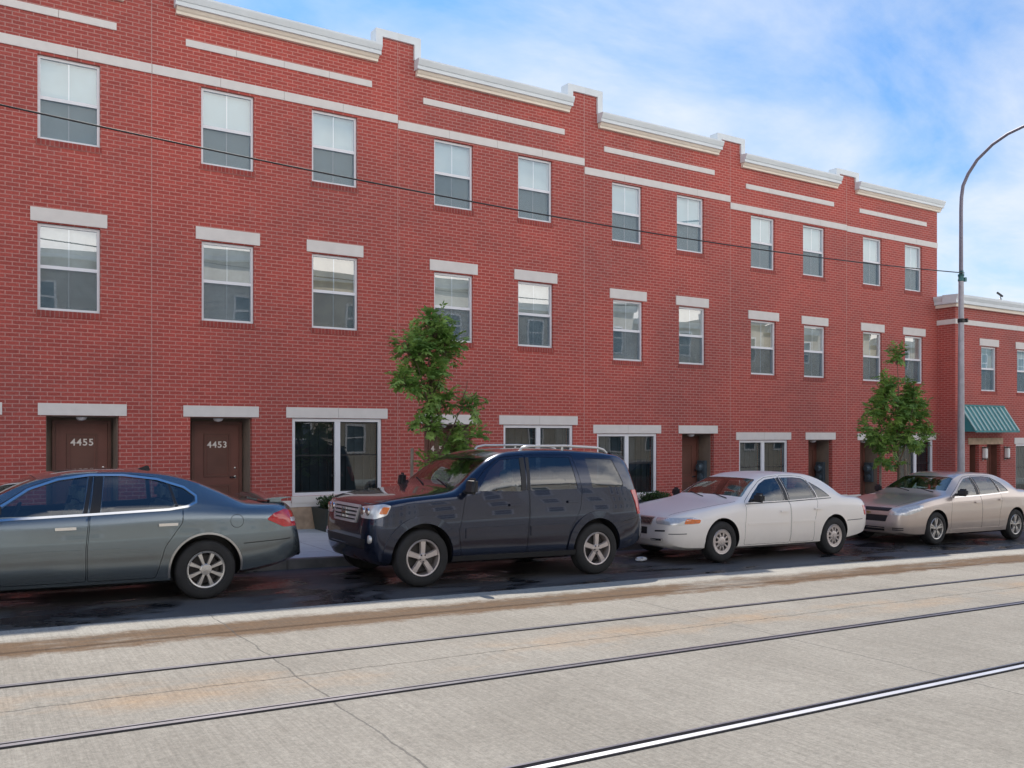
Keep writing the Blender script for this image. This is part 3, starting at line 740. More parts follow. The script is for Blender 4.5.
# ------------------------------------------------------------------ trees, shrubs, planters
def leaf(bm, p, d, n, L, W):
    s = d.cross(n).normalized() * W
    a = bm.verts.new(p); b_ = bm.verts.new(p + d * L * .45 + s); c = bm.verts.new(p + d * L - n * L * .12); e = bm.verts.new(p + d * L * .45 - s)
    bm.faces.new([a, b_, c, e])
def rv(r=1): return Vector((random.gauss(0, r), random.gauss(0, r), random.gauss(0, r)))
def compound(bm, p, d, L, n=6, lw=.021, ll=.10):
    """feather-like leaf of paired leaflets drooping towards its tip"""
    d = d.normalized(); q = Vector(p); step = L / n
    for i in range(n):
        d = (d + Vector((0, 0, -.17)) + rv(.04)).normalized(); q = q + d * step
        s = d.cross(Vector((0, 0, 1)))
        s = s.normalized() if s.length > .05 else Vector((1, 0, 0))
        up = s.cross(d)
        for sg in (-1, 1): leaf(bm, q, (s * sg + d * .6 + rv(.12) + Vector((0,0,-.25))).normalized(), (up + rv(.25)).normalized(), ll * random.uniform(.8, 1.2), lw)
    leaf(bm, q, d, up, ll, lw)
def tree(name_lbl, base, limbs, n_leaf, leafmat, stakes, clusters):
    x, y = base; zb = zw(x)
    t = empty('young_tree', (x, y, zb), name_lbl, 'tree', 'young street trees')
    bw = B(); bl = B()
    for lim in limbs:
        pts = [Vector((x + a, y + b_, zb + c)) for a, b_, c, r in lim]
        # refine and roughen
        fine = []; rr = []
        for i in range(len(pts) - 1):
            for k in range(4):
                f = k / 4; fine.append(pts[i].lerp(pts[i+1], f) + rv(.006)); rr.append(lim[i][3] * (1 - f) + lim[i+1][3] * f)
        fine.append(pts[-1]); rr.append(lim[-1][3])
        tube(bw, fine, rr, 7)
    for (cx, cy, cz, rx, rz, n) in clusters:
        c = Vector((x + cx, y + cy, zb + cz))
        nb = max(2, n // 7)
        for k in range(nb):
            u = rv(); u.normalize(); rad = random.uniform(.15, .95) ** .6
            tip = c + Vector((u.x * rx, u.y * rx * .9, u.z * rz)) * rad
            src = c + Vector((0, 0, -rz * .5)) + (tip - c) * .12
            tube(bw, [src, src.lerp(tip, .5) + Vector((0, 0, .04)), tip], [.009, .006, .003], 4, False)
            for j in range(7):
                q = src.lerp(tip, random.uniform(.35, 1.05))
                dd = (tip - src).normalized() * .6 + rv(.6) + Vector((0, 0, .15))
                compound(bl, q, dd, random.uniform(.14, .26), random.randint(3, 5), random.uniform(.020, .032), random.uniform(.09, .13))
    obj('trunk', bw, M['bark'], t, smooth=60)
    me = bpy.data.meshes.new('crown'); bmesh.ops.translate(bl, verts=bl.verts, vec=-wloc(t)); bl.to_mesh(me); bl.free()
    obj('crown', me, leafmat, t)
    for sx, sy, hh in stakes:
        bm = B(); tube(bm, [(x + sx, y + sy, zb - .05), (x + sx + .02, y + sy, zb + hh)], [.032, .028], 8)
        s = tag(obj('tree_stake', bm, M['wood'], smooth=50), 'weathered wooden stake %s of the %s' % ('left' if sx < 0 else 'right', 'tree behind the blue SUV' if x < 12 else 'tree behind the silver sedan'), 'stake', 'stakes beside the young trees')
    return t
# nearer, leaning, loosely leafed tree
tree('leaning young tree with an uneven leafy crown, behind the front of the dark blue SUV', (6.86, 13.2),
     [[(0, 0, 0, .04), (.0, .0, .9, .034), (-.05, 0, 1.6, .028), (-.16, .02, 2.4, .020), (-.2, 0, 3.1, .012), (-.12, 0, 3.7, .006)],
      [(-.03, 0, 1.45, .02), (.18, .05, 1.8, .014), (.42, 0, 2.3, .009), (.5, -.05, 2.75, .005)],
      [(-.1, .02, 2.1, .016), (-.32, -.05, 2.6, .010), (-.48, 0, 3.2, .005)],
      [(-.16, .02, 2.4, .014), (.05, 0, 2.9, .009), (.15, .05, 3.5, .005)]],
     0, M['leaf'], [(-.50, .05, 1.62), (.60, .1, 1.62)],
     [(-.10, 0, 3.62, .30, .32, 90), (-.46, .05, 3.28, .32, .42, 125), (.14, .05, 3.36, .26, .40, 90), (-.60, 0, 2.72, .26, .26, 56), (-.20, 0, 2.80, .30, .36, 90), (.0, .0, 2.3, .30, .30, 60),
      (-.22, 0, 2.0, .26, .26, 45), (.16, .05, 1.66, .34, .26, 56), (.50, 0, 1.85, .26, .26, 40), (.58, 0, 2.35, .18, .32, 34), (-.2, .1, 1.35, .22, .2, 22), (.05, 0, 1.12, .18, .18, 14), (.38, 0, 1.35, .22, .16, 14)])
# denser tree in front of the last house
tree('bushy young tree with a rounded tapering crown, behind the hood of the silver sedan', (19.25, 13.2),
     [[(0, 0, 0, .045), (.02, 0, 1.2, .036), (-.03, 0, 2.2, .024), (.0, 0, 3.2, .012), (.0, 0, 3.95, .005)],
      [(.02, 0, 1.4, .022), (.35, 0, 2.0, .014), (.6, 0, 2.9, .006)],
      [(.0, 0, 1.5, .022), (-.4, 0, 2.1, .014), (-.75, 0, 2.7, .006)],
      [(-.02, 0, 1.9, .018), (.2, -.2, 2.5, .012), (.4, -.2, 3.3, .005)]],
     0, M['leaf_mix'], [(-.62, .05, 1.75), (.42, .1, 1.55)],
     [(-.05, 0, 4.0, .15, .36, 40), (-.50, 0, 3.15, .38, .52, 120), (.40, 0, 3.15, .36, .58, 120), (-.95, 0, 2.75, .32, .36, 52), (-.05, 0, 2.75, .42, .40, 105), (-.75, 0, 2.25, .42, .36, 95), (.15, 0, 2.25, .45, .36, 105),
      (.85, 0, 2.55, .32, .42, 70), (1.05, 0, 2.15, .28, .3, 34), (.62, 0, 1.95, .4, .26, 42), (-.35, 0, 1.80, .40, .26, 44), (-1.15, 0, 2.25, .24, .3, 28), (-.7, 0, 1.6, .3, .2, 18), (.05, 0, 1.42, .2, .16, 10)])

def planter_with_shrub(xc, y, w, hh, where):
    zb = zw(xc)
    p = empty('planter', (xc, y, zb), 'square dark planter against the wall %s' % where, 'planter', 'planters at the wall')
    bm = B(); a = w / 2
    v0 = [bm.verts.new((xc + sx * a * .86, y + sy * a * .86, zb)) for sx, sy in ((-1,-1),(1,-1),(1,1),(-1,1))]
    v1 = [bm.verts.new((xc + sx * a, y + sy * a, zb + hh)) for sx, sy in ((-1,-1),(1,-1),(1,1),(-1,1))]
    v2 = [bm.verts.new((xc + sx * a * .86, y + sy * a * .86, zb + hh)) for sx, sy in ((-1,-1),(1,-1),(1,1),(-1,1))]
    v3 = [bm.verts.new((xc + sx * a * .80, y + sy * a * .80, zb + hh - .1)) for sx, sy in ((-1,-1),(1,-1),(1,1),(-1,1))]
    bm.faces.new(list(reversed(v0))); bm.faces.new(v3)
    for r0, r1 in ((v0, v1), (v1, v2), (v2, v3)):
        for i in range(4): bm.faces.new([r0[i], r0[(i+1)%4], r1[(i+1)%4], r1[i]])
    obj('pot', bm, M['planter'], p)
    bm = B(); box(bm, xc - a*.8, xc + a*.8, y - a*.8, y + a*.8, zb + hh - .12, zb + hh - .05); obj('soil', bm, M['earth'], p)
    s = empty('shrub', (xc, y, zb + hh - .08), 'low green shrub in the planter %s' % where, 'shrub', 'shrubs in the planters')
    bw = B(); bl = B()
    for i in range(340):
        ang = random.uniform(0, 2*PI); rad = random.uniform(0, a * .95)
        tip = Vector((xc + rad * math.cos(ang) * 1.15, y + rad * math.sin(ang), zb + hh + random.uniform(.02, .20)))
        src = Vector((xc + rad * .6 * math.cos(ang), y + rad * .6 * math.sin(ang), zb + hh - .07))
        if i % 4 == 0: tube(bw, [src, tip], [.006, .003], 4, False)
        for j in range(6): leaf(bl, src.lerp(tip, random.uniform(.35, 1.02)), (rv() + Vector((0,0,.7))).normalized(), rv().normalized(), random.uniform(.05, .08), random.uniform(.013, .022))
    obj('stem', bw, M['bark'], s); 
    me = bpy.data.meshes.new('foliage'); bmesh.ops.translate(bl, verts=bl.verts, vec=-wloc(s)); bl.to_mesh(me); bl.free(); obj('foliage', me, M['leaf_dark'], s)
planter_with_shrub(6.22, 16.16, .78, .44, 'under the wide window left of the blue SUV')
planter_with_shrub(14.15, 16.15, .78, .44, 'between the blue SUV and the white sedan')

# ------------------------------------------------------------------ cars
def pchip(keys):
    xs = [k[0] for k in keys]; ys = [k[1] for k in keys]; n = len(xs)
    h = [xs[i+1] - xs[i] for i in range(n-1)]; dl = [(ys[i+1] - ys[i]) / h[i] for i in range(n-1)]
    m_ = [dl[0]] + [0] * (n-2) + [dl[-1]]
    for i in range(1, n-1):
        if dl[i-1] * dl[i] > 0:
            w1 = 2*h[i] + h[i-1]; w2 = h[i] + 2*h[i-1]; m_[i] = (w1 + w2) / (w1 / dl[i-1] + w2 / dl[i])
    def f(x):
        if x <= xs[0]: return ys[0]
        if x >= xs[-1]: return ys[-1]
        i = 0
        while x > xs[i+1]: i += 1
        t = (x - xs[i]) / h[i]; t2 = t*t; t3 = t2*t
        return (2*t3 - 3*t2 + 1)*ys[i] + (t3 - 2*t2 + t)*h[i]*m_[i] + (-2*t3 + 3*t2)*ys[i+1] + (t3 - t2)*h[i]*m_[i+1]
    return f
def fillet(pts, r=.03, k=3):
    out = []; n = len(pts)
    for i in range(n):
        p0, p, p1 = Vector(pts[i-1]), Vector(pts[i]), Vector(pts[(i+1) % n])
        a = (p0 - p); b_ = (p1 - p); ra = min(r, a.length * .45); rb = min(r, b_.length * .45)
        A = p + a.normalized() * ra; Bv = p + b_.normalized() * rb
        for j in range(k + 1):
            t = j / k; out.append(tuple((1-t)**2 * A + 2*t*(1-t) * p + t*t * Bv))
    return out
def offset_poly(pts, d):
    """move a closed 2D outline outwards by d"""
    n = len(pts); area = sum(pts[i][0]*pts[(i+1)%n][1] - pts[(i+1)%n][0]*pts[i][1] for i in range(n))
    s = 1 if area > 0 else -1; out = []
    for i in range(n):
        p0, p, p1 = Vector(pts[i-1]), Vector(pts[i]), Vector(pts[(i+1) % n])
        e0 = (p - p0).normalized(); e1 = (p1 - p).normalized()
        n0 = Vector((e0.y, -e0.x)) * s; n1 = Vector((e1.y, -e1.x)) * s
        b_ = (n0 + n1); b_ = b_.normalized() if b_.length > 1e-6 else n0
        out.append(tuple(p + b_ * d / max(.5, b_.dot(n0))))
    return out

class Car:
    def __init__(s, spec):
        s.sp = spec
        s.zt, s.zs, s.zb, s.w = [pchip(spec[k]) for k in ('zt', 'zs', 'zb', 'w')]
        s.x0 = spec['zt'][0][0]; s.x1 = spec['zt'][-1][0]; s.tum = spec.get('tum', .42); s.cd = spec.get('cd', .07)
    def half(s, x, inset=0, floor=None):
        w = s.w(x) - inset; zb = s.zb(x) if floor is None else floor; zs = s.zs(x) - inset * .3; zt = s.zt(x) - inset * 1.1
        zs = min(zs, zt - .02); g = zt - zs; h = zs - zb
        sh = s.sp.get('sh', .93)
        wr = w * sh - s.tum * max(0, g - .05) - .02
        cd = min(s.cd, .5 * g); ze = zt - cd
        P = [(0, zb), (w * .80, zb), (w * .945, zb + .05 * (1 if h > .2 else h)), (w * .985, zb + .25*h), (w * .995, zb + .45*h), (w, zb + .62*h), (w * .992, zb + .80*h), (w * .97, zb + .93*h), (w * sh, zs)]
        for u in (.2, .4, .6, .8, 1.0): P.append((w*sh + (wr - w*sh) * u ** 1.4, zs + (ze - zs) * u))
        P += [(wr * .955, zt - cd * .52), (wr * .86, zt - cd * .28), (wr * .6, zt - cd * .10), (wr * .3, zt - cd * .02), (0, zt)]
        return P
    def loft(s, x0=None, x1=None, inset=0, floor=None, step=.035):
        bm = B(); x0 = s.x0 if x0 is None else x0; x1 = s.x1 if x1 is None else x1
        xs = []; x = x0
        while x < x1 - 1e-6:
            xs.append(x); e = min(x - x0, x1 - x); x += (.012 if (e < .10 and not inset) else step)
        xs.append(x1); rings = []
        for x in xs:
            H = s.half(x, inset, floor)
            pts = [(y, z) for y, z in H] + [(-y, z) for y, z in reversed(H[1:-1])]
            rings.append([bm.verts.new((x, y, z)) for y, z in pts])
        n = len(rings[0])
        for a, b_ in zip(rings, rings[1:]):
            for k in range(n): bm.faces.new([a[k], b_[k], b_[(k+1) % n], a[(k+1) % n]])
        bm.faces.new(rings[0]); bm.faces.new(list(reversed(rings[-1])))
        bmesh.ops.recalc_face_normals(bm, faces=bm.faces)
        return bm
    # --- patches that follow the skin
    def bvh(s):
        bm = s.loft(); bmesh.ops.triangulate(bm, faces=bm.faces); s.tree = BVHTree.FromBMesh(bm); bm.free()
    def hit(s, P3, d):
        r = s.tree.ray_cast(P3 - d * 5, d)
        return r[0]
    def frame(s, d):
        d = Vector(d).normalized()
        u = Vector((-d.y, d.x, 0)); u = u.normalized() if u.length > .01 else Vector((1, 0, 0))
        v = u.cross(d); v = v if v.z > 0 or abs(v.z) < .01 else -v
        return d, u, v
    def patch(s, pts3, d, off=.002, thick=.006, res=.04, rnd=.02, mirror=False, bm=None):
        """pts3: outline corners roughly on the skin; projected along d onto it"""
        d, u, v = s.frame(d)
        uv = [(Vector(p).dot(u), Vector(p).dot(v)) for p in pts3]
        if rnd: uv = fillet(uv, rnd)
        b0 = B(); vs = [b0.verts.new((a, b_, 0)) for a, b_ in uv]; f = b0.faces.new(vs)
        bmesh.ops.triangulate(b0, faces=[f])
        for ax, vec in ((0, (1,0,0)), (1, (0,1,0))):
            lo = min(p[ax] for p in uv); hi = max(p[ax] for p in uv); t = lo + res
            while t < hi - res * .3:
                g = b0.verts[:] + b0.edges[:] + b0.faces[:]
                co = [0, 0, 0]; co[ax] = t
                bmesh.ops.bisect_plane(b0, geom=g, plane_co=co, plane_no=vec, dist=1e-5); t += res
        bmesh.ops.remove_doubles(b0, verts=b0.verts, dist=1e-5)
        bad = []
        for vtx in b0.verts:
            p = s.hit(u * vtx.co.x + v * vtx.co.y, d)
            if p is None: bad.append(vtx)
            else: vtx.co = p - d * off
        bmesh.ops.delete(b0, geom=bad, context='VERTS')
        if thick:
            r = bmesh.ops.extrude_face_region(b0, geom=b0.faces[:])
            bmesh.ops.translate(b0, verts=[q for q in r['geom'] if isinstance(q, bmesh.types.BMVert)], vec=d * thick)
        if mirror: bmesh.ops.scale(b0, vec=(1, -1, 1), verts=b0.verts)
        if bm is None: return b0
        me = bpy.data.meshes.new('t'); b0.to_mesh(me); b0.free(); bm.from_mesh(me); bpy.data.meshes.remove(me); return bm
    def ribbon(s, pts, width, d=(0,1,0), off=.006, thick=.012, closed=False, mirror=False, bm=None, P=None):
        """strip along a polyline (x, z) on the side, or 3D points"""
        d, u, v = s.frame(d)
        pts = [Vector((p[0], 0, p[1])) if len(p) == 2 else Vector(p) for p in pts]
        uv = [Vector((p.dot(u), p.dot(v))) for p in pts]
        dense = []; n = len(uv)
        for i in range(n if closed else n - 1):
            a, b_ = uv[i], uv[(i+1) % n]; k = max(1, int((b_ - a).length / .035))
            for j in range(k): dense.append(a.lerp(b_, j / k))
        if not closed: dense.append(uv[-1])
        m = len(dense); bm = bm or B(); A = []; Bq = []
        for i in range(m):
            pa = dense[i-1] if (i or closed) else dense[0]; pb = dense[(i+1) % m] if (i < m-1 or closed) else dense[-1]
            t = (pb - pa).normalized(); nn = Vector((-t.y, t.x)) * width / 2
            row = []
            for sg in (1, -1):
                q = dense[i] + nn * sg; h_ = s.hit(u * q.x + v * q.y, d)
                row.append(h_)
            if row[0] is None or row[1] is None: A.append(None); continue
            if (row[0] - row[1]).length > width * 4 + .02: A.append(None); continue
            q = []
            for r in row:
                for o in (off, off - thick):
                    p = r - d * o
                    q.append(bm.verts.new((p.x, -p.y if mirror else p.y, p.z)))
            A.append(q)
        rng = range(m if closed else m - 1)
        for i in rng:
            a, b_ = A[i], A[(i+1) % m]
            if a is None or b_ is None: continue
            for f in ((0, 2), (2, 3), (3, 1), (1, 0)):
                bm.faces.new([a[f[0]], a[f[1]], b_[f[1]], b_[f[0]]])
        if not closed:
            for q in (A[0], A[-1]):
                if q: bm.faces.new([q[0], q[1], q[3], q[2]])
        return bm

def to_obj(bm, mats, name='cut'):
    me = bpy.data.meshes.new(name); bmesh.ops.recalc_face_normals(bm, faces=bm.faces); bm.to_mesh(me); bm.free()
    for m_ in (mats if isinstance(mats, (list, tuple)) else [mats]): me.materials.append(m_)
    o = bpy.data.objects.new(name, me); C.objects.link(o); return o
def boolean(o, cutter, op='DIFFERENCE', keep=False):
    md = o.modifiers.new('b', 'BOOLEAN'); md.operation = op; md.object = cutter; md.solver = 'EXACT'; md.material_mode = 'TRANSFER'
    dg = bpy.context.evaluated_depsgraph_get(); dg.update()
    me = bpy.data.meshes.new_from_object(o.evaluated_get(dg)); o.modifiers.clear(); old = o.data; o.data = me
    if old.users == 0: bpy.data.meshes.remove(old)
    if not keep:
        cm = cutter.data; bpy.data.objects.remove(cutter); bpy.data.meshes.remove(cm)
def smooth(me, ang=32):
    for p in me.polygons: p.use_smooth = True
    me.set_sharp_from_angle(angle=math.radians(ang))

def make_wheel(car, cx, cy, r, rr, style, side, rim_mat):
    """side -1 = near side"""
    w = .21; yo = cy            # yo: outer face plane
    s = side
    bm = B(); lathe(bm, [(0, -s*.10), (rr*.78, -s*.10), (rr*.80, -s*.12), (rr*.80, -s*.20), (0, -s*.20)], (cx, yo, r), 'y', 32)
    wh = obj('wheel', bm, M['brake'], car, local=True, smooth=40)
    prof = [(rr + .004, -s*.02), (rr + .02, -s*.003), (rr + .055, 0), (r - .035, -s*.004), (r - .012, -s*.018), (r - .002, -s*.04), (r, -s*.07)]
    for k in range(3):
        t = .075 + k*.045; prof += [(r, -s*t), (r - .009, -s*(t + .003)), (r - .009, -s*(t + .010)), (r, -s*(t + .013))]
    prof += [(r - .002, -s*(w - .03)), (r - .02, -s*(w - .006)), (rr + .05, -s*w), (rr + .004, -s*(w - .02))]
    bm = B(); lathe(bm, prof, (cx, yo, r), 'y', 56, closed=True); obj('tyre', bm, M['rubber'], wh, local=True, smooth=35)
    bm = B()
    lathe(bm, [(rr + .006, -s*.018), (rr - .004, -s*.008), (rr - .018, -s*.014), (rr - .022, -s*.06), (rr - .03, -s*.19), (rr - .02, -s*.195), (rr + .004, -s*.19)], (cx, yo, r), 'y', 56, closed=True)
    c = Vector((cx, yo - s*.034, r))
    def spoke(a0, wi, wo, ri, ro, zi, zo, th=.03):
        ca, sa = math.cos(a0), math.sin(a0); q = []
        for rad, hw, dep in ((ri, wi, zi), ((ri+ro)/2, (wi+wo)/2 * .94, (zi+zo)/2 + .004), (ro, wo, zo)):
            for e, dd in ((-hw, -th), (-hw*.75, 0), (hw*.75, 0), (hw, -th)):
                q.append(bm.verts.new((c.x + ca*rad - sa*e, yo + s*(dep - .034 + dd), c.z + sa*rad + ca*e)))
        for i in range(2):
            for k in range(3): bm.faces.new([q[i*4+k], q[i*4+k+1], q[i*4+k+5], q[i*4+k+4]])
            bm.faces.new([q[i*4], q[i*4+3], q[i*4+7], q[i*4+4]])
        bm.faces.new(q[:4]); bm.faces.new(q[8:])
    if style == 'five':
        for k in range(5): spoke(PI/2 + 2*PI*k/5, .036, .046, .04, rr - .012, .008, .010)
        hub = .062; lug = 5
    elif style == 'eight':
        for k in range(8): spoke(PI/8 + 2*PI*k/8, .016, .030, .05, rr - .012, .012, .012)
        hub = .066; lug = 0
    elif style == 'ten':
        for k in range(10): spoke(2*PI*k/10, .018, .017, .06, rr - .05, .012, .010)
        lathe(bm, [(rr - .055, -s*.04), (rr - .055, -s*.020), (rr - .012, -s*.012), (rr - .012, -s*.04)], (cx, yo, r), 'y', 40, closed=True)
        hub = .085; lug = 0
    else:
        for k in range(5):
            for e in (-.17, .17): spoke(PI/2 + 2*PI*k/5 + e * .9, .015, .022, .05, rr - .012, .010, .012)
            spoke(PI/2 + 2*PI*k/5, .030, .024, .04, rr * .62, .006, .004)
        hub = .058; lug = 5
    lathe(bm, [(hub, -s*.06), (hub, -s*.026), (hub*.85, -s*.018), (hub*.42, -s*.015), (hub*.40, -s*.008), (0, -s*.006)], (cx, yo, r), 'y', 28)
    obj('rim', bm, rim_mat, wh, local=True, smooth=32)
    if lug:
        bm = B()
        for k in range(5):
            a = PI/2 + PI/5 + 2*PI*k/5; lathe(bm, [(.010, 0), (.010, s*.016), (0, s*.018)], (cx + hub*.72*math.cos(a), yo - s*.026, r + hub*.72*math.sin(a)), 'y', 8)
        obj('lug_nut', bm, M['black'], wh, local=True)

def build_car(name, label, cat, spec, X, Y, paint, rim_mat, glass_front, glass_rear):
    cr = Car(spec); cr.bvh()
    root = empty(name, (X, Y, zr(X) - .004), label, cat, 'cars parked along the kerb')
    root.rotation_euler = (0, math.atan(G), spec.get('yaw', 0))
    W = spec['W']; r = spec['r']; wb = spec['wb']
    kk, z0_, z1_ = spec['lean']
    sh_ = lambda poly: [(a + kk * max(0, min(1, (b_ - z0_) / (z1_ - z0_))), b_) for a, b_ in poly]
    spec['glass'] = [(sh_(p), d_) for p, d_ in spec['glass']]; spec['doors'] = [sh_(p) for p in spec['doors']]; spec['pillars'] = [sh_(p) for p in spec['pillars']]
    bodypaint = paint
    o = to_obj(cr.loft(), [bodypaint])
    # cabin cavity
    cav = to_obj(cr.loft(spec['cab'][0], spec['cab'][1], .045, spec['r'] + spec.get('archz', .015) + spec['arch'] + .03, .05), [M['interior_dark']]); boolean(o, cav)
    # side glass openings
    for wpoly, dark in spec['glass']:
        b0 = B(); prism(b0, fillet(wpoly, .022), 'y', -2, 2); boolean(o, to_obj(b0, [M['black']]))
    # windscreen and rear window openings
    def oblique_prism(p3, d, depth):
        d_, u, v = cr.frame(d); b0 = B(); c0 = sum((Vector(p) for p in p3), Vector()) / len(p3)
        uv = fillet([(Vector(p).dot(u), Vector(p).dot(v)) for p in p3], .04)
        k = c0.dot(d_)
        v0 = [b0.verts.new(u*a + v*b_ + d_*(k - .6)) for a, b_ in uv]; v1 = [b0.verts.new(u*a + v*b_ + d_*(k + depth)) for a, b_ in uv]
        b0.faces.new(v0); b0.faces.new(list(reversed(v1))); n = len(uv)
        for i in range(n): b0.faces.new([v0[i], v0[(i+1)%n], v1[(i+1)%n], v1[i]])
        return b0
    ws = spec['ws']; rw = spec['rw']
    for q, dep in ((ws, .16), (rw, .16)): boolean(o, to_obj(oblique_prism(q[0], q[1], dep), [M['black']]))
    # wheel wells
    wells = []
    for cx in (0, wb):
        for sg in (-1, 1):
            b0 = B(); lathe(b0, [(spec['arch'], 0), (spec['arch'], -sg * .36)], (cx, sg * (W + .1), r + spec.get('archz', .015)), 'y', 48)
            bmesh.ops.delete(b0, geom=[], context='VERTS'); boolean(o, to_obj(b0, [M['black']]))
    # doors: parted from the body with a real gap
    hinge = []
    for dpoly in spec['doors']:
        dp = fillet(dpoly, .035)
        inner = offset_poly(dp, -.0055)
        d = bpy.data.objects.new('door', o.data.copy()); C.objects.link(d)
        b0 = B(); prism(b0, inner, 'y', -2, -(W * .56)); boolean(d, to_obj(b0, [M['interior_dark']]), 'INTERSECT')
        hinge.append(d)
        b0 = B(); prism(b0, dp, 'y', -2, -(W * .56 - .004)); prism(b0, dp, 'y', W * .56 - .004, 2); boolean(o, to_obj(b0, [M['black']]))
    o.name = 'body'; o.parent = root; smooth(o.data)
    lab = spec.get('doorlabels', [None] * 4)
    doors = []
    for i, d in enumerate(hinge):
        d.parent = root; smooth(d.data); doors.append(d)
        me = d.data.copy(); me.transform(Matrix.Scale(-1, 4, (0,1,0))); me.flip_normals()
        e = bpy.data.objects.new('door', me); C.objects.link(e); e.parent = root; doors.append(e)
    # black pillar covers between the side windows
    pc = spec['pillars']
    for i, q in enumerate(pc):
        for mir in (False, True):
            own = doors[(0 if i == 0 else 1) * 2 + (1 if mir else 0)]
            obj('pillar_cover', cr.patch([(a, 0, b_) for a, b_ in q], (0,1,0), .0025, .005, .05, .004, mir), M['black'], own, local=True, smooth=50)
    # glass
    for wi, (wpoly, dark) in enumerate(spec['glass']):
        for mir in (False, True):
            b0 = cr.patch([(a, 0, b_) for a, b_ in wpoly], (0,1,0), -.006, 0, .06, .022, mir)
            own = doors[min(wi, len(spec['doors'])-1) * 2 + (1 if mir else 0)] if wi < len(spec['doors']) else root
            obj('side_window', b0, glass_rear if dark else glass_front, own, local=True, smooth=50)
    obj('windshield', cr.patch(ws[0], ws[1], -.004, 0, .08, .04), spec.get('wsglass', M['auto_glass']), root, local=True, smooth=60)
    obj('rear_window', cr.patch(rw[0], rw[1], -.004, 0, .08, .04), glass_rear, root, local=True, smooth=60)
    # interior
    hz = spec.get('seatz', 0)
    for sx, sy, ww in ((spec['seat'], -.38, .5), (spec['seat'], .38, .5), (spec['seat'] + .95, 0, 1.25)):
        b0 = B()
        box(b0, sx - .48, sx + .02, sy - ww/2, sy + ww/2, .42 + hz, .58 + hz); bevel(b0, .05, 3)
        b1 = B(); box(b1, sx - .02, sx + .12, sy - ww/2, sy + ww/2, .55 + hz, 1.06 + hz); bevel(b1, .05, 3)
        for v in b1.verts: v.co.x += (v.co.z - .55) * .22
        me = bpy.data.meshes.new('t'); b1.to_mesh(me); b1.free(); b0.from_mesh(me)
        for hy in ([sy] if ww < 1 else [sy - .35, sy + .35]):
            b1 = B(); box(b1, sx + .10, sx + .20, hy - .13, hy + .13, 1.09 + hz, 1.25 + hz); bevel(b1, .035, 3); b1.to_mesh(me); b1.free(); b0.from_mesh(me)
        obj('seat', b0, M['interior_grey'], root, local=True, smooth=50)
    b0 = B(); dx = spec['dash']; prism(b0, [(dx - .30, .60 + hz), (dx - .30, .93 + hz), (dx + .08, .95 + hz), (dx + .16, .88 + hz), (dx + .12, .62 + hz)], 'y', -W * .80, W * .80)
    obj('dashboard', b0, M['interior_dark'], root, local=True)
    b0 = B(); q = []
    for k in range(25):
        a = 2*PI*k/24; q.append(Vector((dx + .27 + .19*math.sin(a)*.42, -.38 + .19*math.cos(a), .92 + hz + .19*math.sin(a)*.9)))
    tube(b0, q, .014, 6); tube(b0, [(dx + .1, -.38, .86 + hz), (dx + .27, -.38, .92 + hz)], .03, 8); obj('steering_wheel', b0, M['interior_dark'], root, local=True, smooth=50)
    # wheels
    yo = spec['track']
    for cx in (0, wb):
        for sg in (-1, 1): make_wheel(root, cx, sg * yo, r, spec['rim'], spec['wheel'], sg, rim_mat)
    # mirrors
    mx, mz = spec['mirror']
    for sg in (-1, 1):
        b0 = B(); yb = sg * (cr.w(mx) * .93)
        box(b0, mx - .03, mx + .08, min(yb + sg*.05, yb + sg*.24), max(yb + sg*.05, yb + sg*.24), mz, mz + spec.get('mh', .15))
        for v in b0.verts:
            if abs(v.co.y) > abs(yb) + .15: v.co.x += .03; 
            if v.co.x < mx + .02 and v.co.z > mz + .1: v.co.x += .03
        bevel(b0, .035, 3)
        mi = obj('side_mirror', b0, spec.get('mirrormat', M['black']), root, local=True, smooth=50)
        b0 = B(); box(b0, mx + .0, mx + .06, min(yb - sg*.02, yb + sg*.07), max(yb - sg*.02, yb + sg*.07), mz + .0, mz + .05); bevel(b0, .012); obj('mirror_arm', b0, M['black'], mi, local=True)
    # handles
    for i, (hx, hz_) in enumerate(spec['handles']):
        for mir in (False, True):
            b0 = cr.patch([(hx - .10, 0, hz_ - .030), (hx + .10, 0, hz_ - .030), (hx + .10, 0, hz_ + .032), (hx - .10, 0, hz_ + .032)], (0,1,0), .0012, .003, .05, .03, mir) if spec.get('cup') else B()
            cr.ribbon([(hx - .10, hz_ - .002), (hx + .10, hz_ + .002)], .030, (0,1,0), .030, .016, False, mir, b0)
            obj('door_handle', b0, spec.get('handlemat', bodypaint), doors[i * 2 + (1 if mir else 0)], local=True, smooth=40)
    spec['extra'](cr, root, doors, bodypaint)
    return root, cr

def pl(root, nm, b0, mat, sm=45): return obj(nm, b0, mat, root, local=True, smooth=sm)
def both(cr, root, nm, pts, d, mat, **kw):
    d = Vector(d); out = []
    for mir in (False, True): out.append(pl(root, nm, cr.patch(pts, d, mirror=mir, **kw), mat))
    return out
def arch_lip(cr, root, spec, width, mat, off=.008, a0=-8, a1=188, nm='wheel_arch_trim'):
    for cx in (0, spec['wb']):
        for mir in (False, True):
            rr = spec['arch'] + width / 2 - .004; zc = spec['r'] + spec.get('archz', .015)
            pts = []
            for k in range(29):
                a = math.radians(a0 + (a1 - a0) * k / 28); pts.append((cx + rr * math.cos(a), zc + rr * math.sin(a)))
            pl(root, nm, cr.ribbon(pts, width, (0,1,0), off, off + .010, False, mir), mat)

